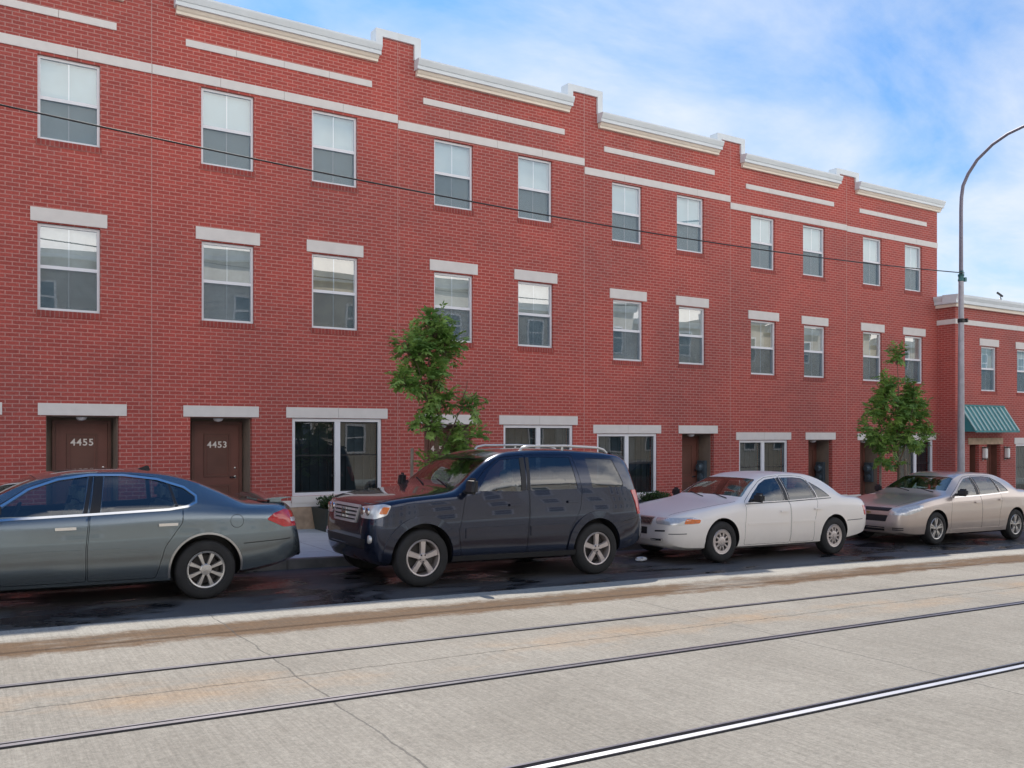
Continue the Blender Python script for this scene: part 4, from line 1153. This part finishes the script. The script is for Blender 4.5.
# ---- dark blue SUV
def suv_extra(cr, root, doors, paint):
    sp = cr.sp
    arch_lip(cr, root, sp, .10, paint, .022, -20, 200, 'fender_flare')
    # headlights wrapping the corners, amber turn lens in the outer end
    for h_ in both(cr, root, 'headlight', [(-.67, -.50, .86), (-.67, -.47, 1.00), (-.54, -.87, 1.05), (-.46, -.92, 1.03), (-.50, -.91, .91), (-.60, -.80, .86)], (.80, .60, 0), M['lens'], off=.008, thick=.02, rnd=.025): pass
    both(cr, root, 'turn_signal', [(-.54, -.87, 1.015), (-.48, -.92, 1.01), (-.51, -.91, .925), (-.57, -.84, .925)], (.80, .60, 0), M['amber'], off=.014, thick=.02, rnd=.015)
    for yy in (-.56, -.70):
        for sg in (1, -1):
            b0 = B(); p = cr.hit(Vector((-.7, yy, .94)), Vector((.80, .60, 0)).normalized()); 
            lathe(b0, [(0, -.016), (.052, -.014), (.058, 0)], (p.x, p.y * sg, p.z), 'x', 18); pl(root, 'headlight_projector', b0, M['chrome'])
    pl(root, 'grille', cr.patch([(-.9, -.36, .80), (-.9, .36, .80), (-.9, .42, 1.0), (-.9, -.42, 1.0)], (1,0,0), .004, .02, .05, .04), M['black'])
    b0 = B()
    for z in (.85, .90, .95): cr.ribbon([(-.9, -.39, z), (-.9, .39, z)], .026, (1,0,0), .022, .02, bm=b0)
    cr.ribbon([(-.9, -.36, .80), (-.9, .36, .80), (-.9, .42, 1.0), (-.9, -.42, 1.0)], .034, (1,0,0), .020, .02, True, bm=b0)
    g = pl(root, 'grille_bar', b0, M['silver'])
    b0 = B(); s_ = .07; zc = .90; x_ = cr.hit(Vector((0, 0, zc)), Vector((1,0,0))).x - .045
    box(b0, x_, x_ + .02, -s_, -s_ + .024, zc - s_, zc + s_); box(b0, x_, x_ + .02, s_ - .024, s_, zc - s_, zc + s_); box(b0, x_, x_ + .02, -s_ + .024, s_ - .024, zc - .012, zc + .012); ring(B(), 0,1,0,1,.1,0,1)
    pl(root, 'grille_badge', b0, M['chrome'])
    pl(root, 'front_bumper_intake', cr.patch([(-.9, -.62, .47), (-.9, .62, .47), (-.9, .66, .60), (-.9, -.66, .60)], (1,0,0), .004, .012, .05, .03), M['black'])
    for sg in (1, -1):
        b0 = B(); p = cr.hit(Vector((-.65, -.72, .60)), Vector((.85, .52, 0)).normalized())
        lathe(b0, [(0, -.012), (.045, -.010), (.055, .0), (.055, .02)], (p.x + .0, sg * p.y, p.z), 'x', 18); pl(root, 'fog_light', b0, M['lens'])
    # door cladding and sill, roof rack, tail lamps, rear bumper
    for i, (a, b_) in enumerate(((.60, 1.50), (1.61, 2.22))):
        for mir in (False, True): pl(doors[i*2 + (1 if mir else 0)], 'door_moulding', cr.ribbon([(a, .66), (b_, .68)], .13, (0,1,0), .012, .02, False, mir), paint)
    for mir in (False, True):
        pl(root, 'running_board', cr.ribbon([(.42, .335), (2.38, .335)], .07, (0,1,0), .03, .05, False, mir), M['black'])
        sg = -1 if not mir else 1
        b0 = B(); y = sg * .63
        pts = [(1.62, y, 1.735), (1.66, y, 1.785), (1.78, y, 1.81), (2.4, y, 1.825), (2.98, y, 1.808), (3.10, y, 1.78), (3.16, y, 1.73)]
        tube(b0, pts, .019, 10)
        for xx in (2.35,): tube(b0, [(xx, y, 1.75), (xx, y, 1.82)], .016, 8)
        pl(root, 'roof_rail', b0, M['silver'])
    both(cr, root, 'taillight', [(3.42, -.92, 1.20), (3.57, -.87, 1.20), (3.66, -.80, .86), (3.54, -.92, .84)], (-.55, .83, 0), M['red'], off=.010, thick=.02, rnd=.02)
    b0 = B(); tube(b0, [(.52, -.55, 1.26), (.62, -.1, 1.33)], .010, 6); tube(b0, [(.50, .1, 1.26), (.62, .55, 1.33)], .010, 6); pl(root, 'wiper', b0, M['black'])
    b0 = B(); prism(b0, [(3.24, 1.74), (3.48, 1.705), (3.52, 1.67), (3.47, 1.65), (3.30, 1.69)], 'y', -.60, .60); bevel(b0, .008); pl(root, 'rear_spoiler', b0, paint)
    pl(root, 'hood_seam', cr.ribbon([(-.60, -.72, 1.1), (-.3, -.80, 1.1), (.36, -.83, 1.2)], .010, (0,0,-1), .0015, .006), M['black'])
    pl(root, 'hood_seam', cr.ribbon([(-.60, .72, 1.1), (-.3, .80, 1.1), (.36, .83, 1.2)], .010, (0,0,-1), .0015, .006), M['black'])
    for mir in (False, True): pl(root, 'bumper_seam', cr.ribbon([(3.24, .74), (3.54, .80)], .008, (0,1,0), .001, .004, False, mir), M['black'])
suv = dict(sh=.955, lean=(.07, 1.21, 1.66), mh=.21, W=.985, wb=2.765, r=.366, rim=.232, arch=.425, archz=.02, track=.975, wheel='five', tum=.36, cd=.06,
    zt=[(-.68,.70),(-.67,.80),(-.655,.92),(-.63,1.02),(-.57,1.065),(-.25,1.14),(.25,1.195),(.46,1.235),(.80,1.47),(1.09,1.655),(1.40,1.75),(2.2,1.785),(2.9,1.765),(3.30,1.725),(3.46,1.64),(3.58,1.28),(3.66,1.05),(3.72,.85),(3.76,.62)],
    zs=[(-.68,.62),(-.655,.82),(-.61,.93),(-.42,1.03),(.4,1.12),(1.5,1.175),(2.8,1.20),(3.35,1.19),(3.53,1.12),(3.64,.92),(3.76,.52)],
    zb=[(-.68,.50),(-.62,.36),(-.5,.27),(.5,.25),(2.6,.25),(3.25,.29),(3.62,.38),(3.76,.46)],
    w=[(-.68,.56),(-.665,.66),(-.62,.77),(-.54,.87),(-.40,.935),(-.1,.975),(1.5,.985),(3.0,.975),(3.40,.945),(3.58,.90),(3.70,.82),(3.76,.72)],
    cab=(.50, 3.38), glass=[([(.80,1.205),(.98,1.47),(1.16,1.615),(1.47,1.645),(1.49,1.195)], False), ([(1.62,1.205),(1.62,1.66),(2.31,1.665),(2.42,1.225)], True), ([(2.68,1.235),(2.59,1.655),(3.09,1.64),(3.26,1.30),(3.24,1.245)], True)],
    doors=[[(.55,.36),(.50,.70),(.60,1.13),(.90,1.47),(1.13,1.648),(1.545,1.69),(1.56,.36)], [(1.57,.36),(1.555,1.69),(2.36,1.70),(2.50,1.22),(2.44,.92),(2.27,.62),(2.24,.36)]],
    ws=([(.60,-.78,1.31),(.60,.78,1.31),(1.04,.68,1.61),(1.04,-.68,1.61)], (.72,0,-.70)), rw=([(3.56,-.66,1.32),(3.56,.66,1.32),(3.47,.60,1.60),(3.47,-.60,1.60)], (-1,0,-.15)),
    pillars=[[(1.478,1.21),(1.465,1.65),(1.54,1.655),(1.552,1.21)],[(1.565,1.21),(1.562,1.655),(1.615,1.655),(1.612,1.21)]], seat=1.42, seatz=.22, dash=.72, mirror=(.58,1.17), handles=[(1.36,1.02),(2.32,1.05)], extra=suv_extra)
# ---- white sedan
def white_extra(cr, root, doors, paint):
    both(cr, root, 'headlight', [(-1.0, -.42, .615), (-1.0, -.40, .715), (-.62, -.84, .735), (-.50, -.90, .70), (-.52, -.90, .64), (-.80, -.72, .61)], (.82, .57, 0), M['lens'], off=.006, thick=.02, rnd=.03)
    both(cr, root, 'turn_signal', [(-.70, -.80, .715), (-.50, -.90, .70), (-.52, -.90, .645), (-.72, -.78, .63)], (.82, .57, 0), M['amber'], off=.010, thick=.02, rnd=.02)
    pl(root, 'grille', cr.patch([(-1, -.30, .60), (-1, .30, .60), (-1, .335, .715), (-1, -.335, .715)], (1,0,0), .006, .02, .04, .035), M['black'])
    b0 = B(); cr.ribbon([(-1, -.30, .60), (-1, .30, .60), (-1, .335, .715), (-1, -.335, .715)], .016, (1,0,0), .012, .015, True, bm=b0)
    for k in range(-9, 10): cr.ribbon([(-1, k*.032, .612), (-1, k*.032, .706)], .006, (1,0,0), .010, .01, bm=b0)
    pl(root, 'grille_bar', b0, M['steel'])
    b0 = B(); x_ = cr.hit(Vector((0, 0, .66)), Vector((1,0,0))).x; lathe(b0, [(.034, -.03), (.042, -.028), (.042, -.012), (.034, -.01)], (x_, 0, .66), 'x', 20, True); pl(root, 'grille_badge', b0, M['chrome'])
    both(cr, root, 'bumper_vent', [(-1, -.62, .505), (-1, -.40, .49), (-1, -.40, .515), (-1, -.62, .53)], (.95, .3, 0), M['black'], off=.002, thick=.008, rnd=.008)
    pl(root, 'license_plate', cr.patch([(-1, -.22, .44), (-1, .22, .44), (-1, .22, .55), (-1, -.22, .55)], (1,0,0), .012, .02, .05, .01), M['black'])
    both(cr, root, 'bumper_intake', [(-1, -.58, .355), (-1, -.30, .345), (-1, -.30, .375), (-1, -.58, .39)], (.95, .3, 0), M['black'], off=.002, thick=.008, rnd=.008)
    for mir in (False, True):
        pl(root, 'bumper_moulding', cr.ribbon([(-.72, .47), (-.42, .48)], .012, (.35,.94,0), .002, .008, False, mir), M['black'])
        for i, (a, b_) in enumerate(((.55, 1.58), (1.66, 2.30))): pl(doors[i*2 + (1 if mir else 0)], 'door_moulding', cr.ribbon([(a, .60 if i == 0 else .615), (b_, .612 if i == 0 else .62)], .035, (0,1,0), .007, .014, False, mir), paint)
        pl(root, 'bumper_seam', cr.ribbon([(3.10, .60), (3.60, .61)], .012, (0,1,0), .001, .006, False, mir), M['black'])
        pl(root, 'window_trim', cr.ribbon([(.56,.93),(1.6,.958),(2.70,1.005)], .012, (0,1,0), .004, .010, False, mir), M['black'])
    both(cr, root, 'taillight', [(3.60, -.84, .86), (3.78, -.74, .86), (3.84, -.66, .68), (3.66, -.82, .68)], (-.6, .8, 0), M['red'], off=.006, thick=.02)
    b0 = B(); tube(b0, [(.46, -.5, 1.01), (.60, -.05, 1.07)], .009, 6); tube(b0, [(.46, .05, 1.01), (.60, .5, 1.07)], .009, 6); pl(root, 'wiper', b0, M['black'])
    for sg in (1, -1): pl(root, 'hood_seam', cr.ribbon([(-.86, -.55*sg, 1.1), (-.3, -.70*sg, 1.1), (.40, -.76*sg, 1.2)], .008, (0,0,-1), .0012, .005), M['black'])
white = dict(lean=(.19, .98, 1.37), W=.915, wb=2.765, r=.332, rim=.200, arch=.375, archz=.012, track=.895, wheel='ten', tum=.62, cd=.07,
    zt=[(-1.02,.52),(-1.01,.60),(-.98,.69),(-.90,.745),(-.6,.825),(0,.925),(.38,.98),(.50,1.02),(.85,1.235),(1.10,1.355),(1.45,1.43),(1.9,1.45),(2.3,1.438),(2.6,1.375),(2.92,1.20),(3.08,1.085),(3.2,1.04),(3.6,1.01),(3.78,.97),(3.86,.86),(3.90,.68),(3.92,.5)],
    zs=[(-1.02,.46),(-.98,.62),(-.90,.68),(-.5,.77),(0,.86),(.5,.925),(1.6,.955),(2.6,.995),(3.2,.975),(3.7,.92),(3.84,.80),(3.92,.44)],
    zb=[(-1.02,.36),(-.95,.26),(-.6,.20),(.5,.19),(2.5,.20),(3.2,.25),(3.7,.32),(3.92,.40)],
    w=[(-1.02,.52),(-1.005,.60),(-.96,.69),(-.85,.79),(-.6,.87),(-.2,.905),(1.3,.915),(2.8,.91),(3.3,.88),(3.65,.83),(3.82,.75),(3.92,.62)],
    cab=(.56, 3.0), glass=[([(.62,.955),(.76,1.09),(.95,1.25),(1.10,1.32),(1.36,1.35),(1.50,.975)], False), ([(1.63,.98),(1.50,1.355),(1.80,1.36),(1.98,1.345),(2.08,1.315),(2.27,1.01)], False), ([(2.15,1.29),(2.33,1.015),(2.66,1.03),(2.42,1.17)], False)],
    doors=[[(.50,.26),(.49,.60),(.54,.955),(.74,1.135),(.94,1.29),(1.10,1.36),(1.44,1.388),(1.59,.96),(1.60,.26)], [(1.61,.26),(1.60,.96),(1.45,1.388),(1.82,1.392),(2.02,1.372),(2.11,1.335),(2.31,1.01),(2.28,.86),(2.20,.60),(2.22,.26)]],
    ws=([(.56,-.72,1.06),(.56,.72,1.06),(1.06,.56,1.34),(1.06,-.56,1.34)], (.5,0,-.86)), rw=([(3.02,-.62,1.12),(3.02,.62,1.12),(2.60,.54,1.37),(2.60,-.54,1.37)], (-.5,0,-.86)),
    pillars=[[(1.505,.98),(1.368,1.345),(1.432,1.36),(1.583,.975)],[(1.605,.98),(1.462,1.355),(1.495,1.355),(1.625,.985)],[(2.275,1.015),(2.09,1.31),(2.105,1.31),(2.30,1.02)]], seat=1.40, dash=.66, mirror=(.66,.965), handles=[(1.42,.80),(2.28,.83)], extra=white_extra)
# ---- champagne sedan
def gold_extra(cr, root, doors, paint):
    both(cr, root, 'headlight', [(-.96, -.46, .60), (-.96, -.50, .70), (-.60, -.82, .80), (-.42, -.87, .80), (-.50, -.87, .70), (-.78, -.74, .60)], (.80, .60, 0), M['lens'], off=.006, thick=.02, rnd=.03)
    b0 = B(); cr.patch([(-1, -.44, .665), (-1, .44, .665), (-1, .50, .735), (-1, -.50, .735)], (1,0,0), .004, .02, .04, .02, bm=b0)
    cr.patch([(-1, -.40, .46), (-1, .40, .46), (-1, .44, .585), (-1, -.44, .585)], (1,0,0), .004, .02, .04, .02, bm=b0)
    pl(root, 'grille', b0, M['black'])
    pl(root, 'grille_bar', cr.ribbon([(-1, -.47, .625), (-1, .47, .625)], .06, (1,0,0), .014, .02), paint)
    b0 = B(); zc = .625; x_ = cr.hit(Vector((0, 0, zc)), Vector((1,0,0))).x - .035
    box(b0, x_, x_ + .02, -.06, .06, zc - .010, zc + .010); box(b0, x_ - .002, x_ + .021, -.022, .022, zc - .02, zc + .02); pl(root, 'grille_badge', b0, M['gold'])
    pl(root, 'bumper_intake', cr.patch([(-1, -.36, .27), (-1, .36, .27), (-1, .38, .35), (-1, -.38, .35)], (1,0,0), .004, .02, .04, .02), M['black'])
    for k in (.30, .335): both(cr, root, 'bumper_vent', [(-.9, -.74, k), (-.9, -.50, k - .004), (-.9, -.50, k + .014), (-.9, -.74, k + .018)], (.88, .47, 0), M['black'], off=.003, thick=.01, rnd=.005)
    for mir in (False, True):
        pl(root, 'window_trim', cr.ribbon([(.60,.945),(1.5,.972),(2.66,1.035)], .016, (0,1,0), .005, .010, False, mir), M['chrome'])
        pl(root, 'sill_moulding', cr.ribbon([(.45, .275), (2.4, .285)], .05, (0,1,0), .010, .02, False, mir), paint)
    both(cr, root, 'taillight', [(3.60, -.84, .92), (3.78, -.76, .92), (3.82, -.66, .74), (3.68, -.80, .74)], (-.6, .8, 0), M['red'], off=.006, thick=.02)
    b0 = B(); tube(b0, [(.44, -.5, 1.04), (.58, -.05, 1.10)], .009, 6); tube(b0, [(.44, .05, 1.04), (.58, .5, 1.10)], .009, 6); pl(root, 'wiper', b0, M['black'])
    for sg in (1, -1): pl(root, 'hood_seam', cr.ribbon([(-.84, -.52*sg, 1.1), (-.3, -.68*sg, 1.1), (.36, -.74*sg, 1.2)], .008, (0,0,-1), .0012, .005), M['black'])
gold = dict(lean=(.22, 1.0, 1.36), W=.90, wb=2.90, r=.330, rim=.214, arch=.368, archz=.014, track=.885, wheel='double', tum=.60, cd=.07,
    zt=[(-.98,.52),(-.965,.62),(-.93,.71),(-.84,.765),(-.5,.86),(0,.945),(.32,.99),(.46,1.045),(.8,1.235),(1.08,1.37),(1.45,1.44),(1.9,1.455),(2.4,1.438),(2.8,1.335),(3.06,1.19),(3.15,1.12),(3.5,1.095),(3.70,1.075),(3.78,1.0),(3.84,.75),(3.87,.5)],
    zs=[(-.98,.46),(-.93,.64),(-.84,.70),(-.5,.80),(0,.885),(.5,.935),(1.5,.97),(2.6,1.02),(3.2,1.02),(3.65,.98),(3.8,.84),(3.87,.44)],
    zb=[(-.98,.32),(-.9,.22),(-.6,.18),(.5,.17),(2.5,.18),(3.2,.24),(3.7,.32),(3.87,.40)],
    w=[(-.98,.50),(-.96,.60),(-.90,.71),(-.78,.80),(-.5,.87),(-.1,.893),(1.3,.90),(2.8,.897),(3.3,.875),(3.65,.82),(3.80,.74),(3.87,.62)],
    cab=(.52, 3.05), glass=[([(.66,.965),(.82,1.10),(.97,1.22),(1.14,1.315),(1.34,1.345),(1.47,.985)], False), ([(1.60,.99),(1.46,1.358),(1.80,1.365),(2.06,1.345),(2.28,1.03)], False), ([(2.12,1.33),(2.34,1.04),(2.64,1.06),(2.38,1.23)], False)],
    doors=[[(.47,.27),(.46,.60),(.52,.955),(.80,1.14),(.96,1.26),(1.12,1.35),(1.40,1.385),(1.56,.98),(1.57,.27)], [(1.58,.27),(1.57,.98),(1.41,1.385),(1.80,1.395),(2.10,1.372),(2.32,1.03),(2.34,.90),(2.24,.60),(2.24,.27)]],
    ws=([(.54,-.70,1.09),(.54,.70,1.09),(1.03,.56,1.345),(1.03,-.56,1.345)], (.5,0,-.86)), rw=([(3.0,-.62,1.19),(3.0,.62,1.19),(2.62,.54,1.35),(2.62,-.54,1.35)], (-.35,0,-.93)),
    pillars=[[(1.475,.99),(1.348,1.342),(1.398,1.35),(1.553,.995)],[(1.575,1.0),(1.42,1.355),(1.455,1.357),(1.597,1.0)],[(2.285,1.035),(2.07,1.34),(2.095,1.34),(2.31,1.04)]], seat=1.40, dash=.62, mirror=(.66,.975), handles=[(1.40,.84),(2.30,.88)], extra=gold_extra)
# ---- grey-blue sedan
def grey_extra(cr, root, doors, paint):
    sp = cr.sp
    arch_lip(cr, root, sp, .022, M['steel'], .006, -12, 192)
    for mir in (False, True):
        pl(root, 'window_trim', cr.ribbon([(.52,.93),(.80,1.10),(1.02,1.25),(1.30,1.35),(1.62,1.398),(1.95,1.398),(2.30,1.355),(2.58,1.265),(2.70,1.17),(2.695,1.10),(2.60,1.055),(2.40,1.025),(1.6,.985),(.9,.955)], .024, (0,1,0), .008, .014, True, mir), M['chrome'])
        for i, (a, b_) in enumerate(((.55, 1.52), (1.60, 2.18))): pl(doors[i*2 + (1 if mir else 0)], 'door_moulding', cr.ribbon([(a, .595 if i == 0 else .602), (b_, .60 if i == 0 else .60)], .030, (0,1,0), .012, .018, False, mir), paint)
        pl(root, 'bumper_seam', cr.ribbon([(3.22, .62), (3.80, .65)], .010, (0,1,0), .0015, .005, False, mir), M['black'])
        pl(root, 'fuel_door' if not mir else 'panel_seam', cr.ribbon([(3.14 + .075*math.cos(2*PI*k/20), .88 + .075*math.sin(2*PI*k/20)) for k in range(20)] if not mir else [(3.1,.9),(3.2,.9)], .005, (0,1,0), .001, .003, not mir, mir), M['black'])
    both(cr, root, 'taillight', [(3.50, -.88, .885), (3.60, -.86, .955), (3.78, -.80, 1.0), (3.90, -.66, .96), (3.95, -.60, .80), (3.72, -.86, .79)], (-.55, .83, 0), M['red'], off=.008, thick=.02, rnd=.03)
    both(cr, root, 'reversing_light', [(3.80, -.78, .90), (3.90, -.68, .90), (3.90, -.68, .85), (3.80, -.78, .85)], (-.55, .83, 0), M['lens'], off=.012, thick=.02, rnd=.012)
    b0 = B(); z = 1.105
    prism(b0, [(3.50, z - .005), (3.62, z + .022), (3.84, z + .032), (3.86, z + .022), (3.72, z + .002)], 'y', -.64, .64); bevel(b0, .004)
    for yy in (-.5, .5): box(b0, 3.62, 3.76, yy - .05, yy + .05, z - .06, z + .01)
    pl(root, 'rear_spoiler', b0, paint)
    b0 = B(); prism(b0, [(2.18, 1.44), (2.34, 1.425), (2.32, 1.485), (2.30, 1.49)], 'y', -.012, .012); pl(root, 'roof_antenna', b0, M['black'])
    both(cr, root, 'headlight', [(-.96, -.44, .62), (-.96, -.44, .73), (-.60, -.84, .80), (-.45, -.90, .78), (-.52, -.90, .68)], (.80, .60, 0), M['lens'], off=.006, thick=.02, rnd=.03)
    pl(root, 'grille', cr.patch([(-1, -.30, .56), (-1, .30, .56), (-1, .36, .72), (-1, -.36, .72)], (1,0,0), .006, .02, .04, .06), M['chrome'])
grey = dict(lean=(.0, 1.0, 1.38), W=.925, wb=2.807, r=.335, rim=.208, arch=.395, archz=.012, track=.905, wheel='eight', tum=.62, cd=.06,
    zt=[(-.98,.54),(-.965,.64),(-.93,.73),(-.84,.79),(-.4,.895),(0,.955),(.32,1.0),(.46,1.05),(.85,1.265),(1.15,1.38),(1.55,1.445),(1.95,1.458),(2.3,1.438),(2.65,1.365),(3.0,1.225),(3.2,1.13),(3.3,1.095),(3.5,1.085),(3.76,1.085),(3.86,1.03),(3.93,.86),(3.985,.70),(4.0,.55)],
    zs=[(-.98,.48),(-.93,.66),(-.84,.72),(-.4,.83),(0,.89),(.5,.935),(1.5,.965),(2.6,1.01),(3.2,1.0),(3.6,.985),(3.8,.93),(3.9,.80),(4.0,.48)],
    zb=[(-.98,.34),(-.9,.24),(-.6,.20),(.5,.185),(2.4,.19),(3.1,.24),(3.6,.31),(4.0,.42)],
    w=[(-.98,.50),(-.96,.60),(-.90,.71),(-.78,.80),(-.5,.88),(-.1,.915),(1.3,.925),(2.8,.925),(3.25,.905),(3.6,.865),(3.82,.79),(3.95,.70),(4.0,.60)],
    cab=(.54, 3.1), glass=[([(.66,.97),(.86,1.11),(1.06,1.25),(1.32,1.335),(1.60,1.38),(1.52,.985)], False), ([(1.70,.995),(1.76,1.385),(1.95,1.385),(2.26,1.35),(2.40,1.31),(2.46,1.04)], False), ([(2.44,1.295),(2.50,1.05),(2.60,1.07),(2.68,1.12),(2.68,1.16),(2.57,1.25)], False)],
    doors=[[(.50,.27),(.49,.60),(.52,.945),(.80,1.125),(1.03,1.275),(1.31,1.368),(1.655,1.412),(1.585,.98),(1.56,.62),(1.57,.27)], [(1.58,.27),(1.57,.62),(1.595,.98),(1.665,1.413),(1.96,1.413),(2.28,1.376),(2.56,1.27),(2.55,1.04),(2.54,.88),(2.36,.62),(2.27,.27)]],
    ws=([(.54,-.72,1.10),(.54,.72,1.10),(1.10,.56,1.36),(1.10,-.56,1.36)], (.5,0,-.86)), rw=([(3.16,-.62,1.15),(3.16,.62,1.15),(2.58,.54,1.38),(2.58,-.54,1.38)], (-.45,0,-.89)),
    pillars=[[(1.528,.995),(1.607,1.375),(1.645,1.38),(1.572,.995)],[(1.592,.995),(1.665,1.38),(1.752,1.383),(1.695,1.0)],[(2.462,1.05),(2.405,1.305),(2.435,1.292),(2.497,1.055)]], seat=1.42, dash=.62, mirror=(.66,.985), handles=[(1.36,.845),(2.38,.862)], handlemat=M['chrome'], extra=grey_extra)
P_blue = paint_mat('dark_blue_metallic', (.016, .024, .052), .6, 1, .20, .15, .15)
P_white = paint_mat('white_paint', (.94, .88, .82), 0, .4, .4, .02, .12)
P_gold = paint_mat('champagne_metallic', (.60, .50, .44), .45, 1, .32, .06, .2)
P_grey = paint_mat('grey_blue_metallic', (.19, .232, .258), .85, 1, .24, .12, .15)
build_car('parked_car', 'grey-blue sedan with chrome window trim, cut by the left edge of the photo', 'car', grey, 2.42 - 2.807, 11.28, P_grey, M['alloy'], M['auto_glass'], M['auto_glass'])
build_car('parked_suv', 'dark blue SUV with roof rails parked in front of the leaning tree', 'SUV', suv, 5.03, 11.10, P_blue, M['alloy_warm'], M['auto_glass'], M['auto_glass_dark'])
build_car('parked_car', 'white sedan parked between the dark blue SUV and the silver-beige sedan', 'car', white, 10.50, 11.24, P_white, M['alloy_warm'], M['auto_glass'], M['auto_glass'])
build_car('parked_car', 'silver-beige sedan at the right edge, in front of the lamp post', 'car', gold, 16.68, 11.45, P_gold, M['alloy'], M['auto_glass'], M['auto_glass'])

# crumpled paper on the asphalt
bm = B(); bmesh.ops.create_icosphere(bm, subdivisions=2, radius=.07)
for v in bm.verts: v.co = Vector((v.co.x * 1.5, v.co.y, v.co.z * .55)) * random.uniform(.7, 1.2)
bmesh.ops.translate(bm, verts=bm.verts, vec=(9.35, 11.0, zr(9.35) + .035))
tag(obj('paper_litter', bm, M['paper']), 'crumpled white paper on the wet asphalt behind the blue SUV', 'litter')

# ------------------------------------------------------------------ sky, sun, camera
SUN = Vector((2.4, 7.1, 9.75)).normalized()       # towards the sun
el = math.asin(SUN.z); az = math.atan2(SUN.x, SUN.y)
w = bpy.data.worlds.new('World'); scene.world = w; w.use_nodes = True; nt = w.node_tree
for n in list(nt.nodes): nt.nodes.remove(n)
out = nt.nodes.new('ShaderNodeOutputWorld'); bg = nt.nodes.new('ShaderNodeBackground'); bg.inputs[1].default_value = .06
sky = nt.nodes.new('ShaderNodeTexSky'); sky.sky_type = 'NISHITA'; sky.sun_disc = False
sky.sun_elevation = el; sky.sun_rotation = az; sky.air_density = 1.0; sky.dust_density = .6; sky.ozone_density = 2.0
tc = nt.nodes.new('ShaderNodeTexCoord'); D = tc.outputs['Generated']
s = nt.nodes.new('ShaderNodeSeparateXYZ'); nt.links.new(D, s.inputs[0])
# project the direction on a cloud deck so that clouds flatten towards the horizon
den = math_(nt, 'ADD', math_(nt, 'MAXIMUM', s.outputs[2], 0.0), .22)
cb = nt.nodes.new('ShaderNodeCombineXYZ')
nt.links.new(math_(nt, 'DIVIDE', s.outputs[0], den), cb.inputs[0]); nt.links.new(math_(nt, 'DIVIDE', s.outputs[1], den), cb.inputs[1])
cv = cb.outputs[0]
n1 = noise(nt, mapped(nt, cv, (.9, 1.5, 1)), 1.6, 9, .58, .35)
n2 = noise(nt, cv, .55, 3, .5)
dens = math_(nt, 'ADD', math_(nt, 'MULTIPLY', n1, .75), math_(nt, 'MULTIPLY', n2, .45))
low = math_(nt, 'MULTIPLY', math_(nt, 'SUBTRACT', .75, s.outputs[2], True), .38)
dens = math_(nt, 'ADD', dens, low)
back_fill = nt.nodes.new('ShaderNodeMapRange'); back_fill.interpolation_type = 'SMOOTHSTEP'  # brighter cloud added behind the camera, out of view, to lift the shaded facade
back_fill.inputs[1].default_value = .15; back_fill.inputs[2].default_value = -.45; nt.links.new(s.outputs[1], back_fill.inputs[0]); back_fill = back_fill.outputs[0]
lowb = nt.nodes.new('ShaderNodeMapRange'); lowb.interpolation_type = 'SMOOTHSTEP'
lowb.inputs[1].default_value = .82; lowb.inputs[2].default_value = .50; nt.links.new(s.outputs[2], lowb.inputs[0])
dens = math_(nt, 'ADD', dens, math_(nt, 'MULTIPLY', back_fill, math_(nt, 'SUBTRACT', math_(nt, 'MULTIPLY', lowb.outputs[0], .26), .16)))
cl = ramp(nt, dens, .635, .93)
skyc = mixc(nt, 1, sky.outputs[0], (.52, .86, 1.14, 1), 'MULTIPLY')
cc = mixc(nt, back_fill, (6.6, 6.9, 7.3), (16.5, 15.8, 15.0))
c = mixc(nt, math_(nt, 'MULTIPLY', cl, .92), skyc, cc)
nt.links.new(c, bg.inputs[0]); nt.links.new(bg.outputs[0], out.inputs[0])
sd = bpy.data.lights.new('sun', 'SUN'); sd.energy = 2.1; sd.angle = math.radians(.53); sd.color = (1, .93, .83)
so = bpy.data.objects.new('sun', sd); C.objects.link(so); so.rotation_euler = (-SUN).to_track_quat('-Z', 'Y').to_euler(); so.location = (0, 0, 30)

th = math.atan(890 / 1418)
cd = bpy.data.cameras.new('camera'); cd.sensor_width = 36; cd.lens = 36 * 890 / 1024; cd.shift_y = 51 / 1024; cd.clip_end = 3000; cd.clip_start = .05
co = bpy.data.objects.new('camera', cd); C.objects.link(co); co.location = (0, 0, 1.80); co.rotation_euler = (PI / 2, 0, -th)
scene.camera = co
scene.view_settings.view_transform = 'Standard'; scene.view_settings.look = 'None'; scene.view_settings.gamma = 1
scene.view_settings.use_curve_mapping = False; scene.view_settings.exposure = 1.22
scene.render.engine = 'CYCLES'
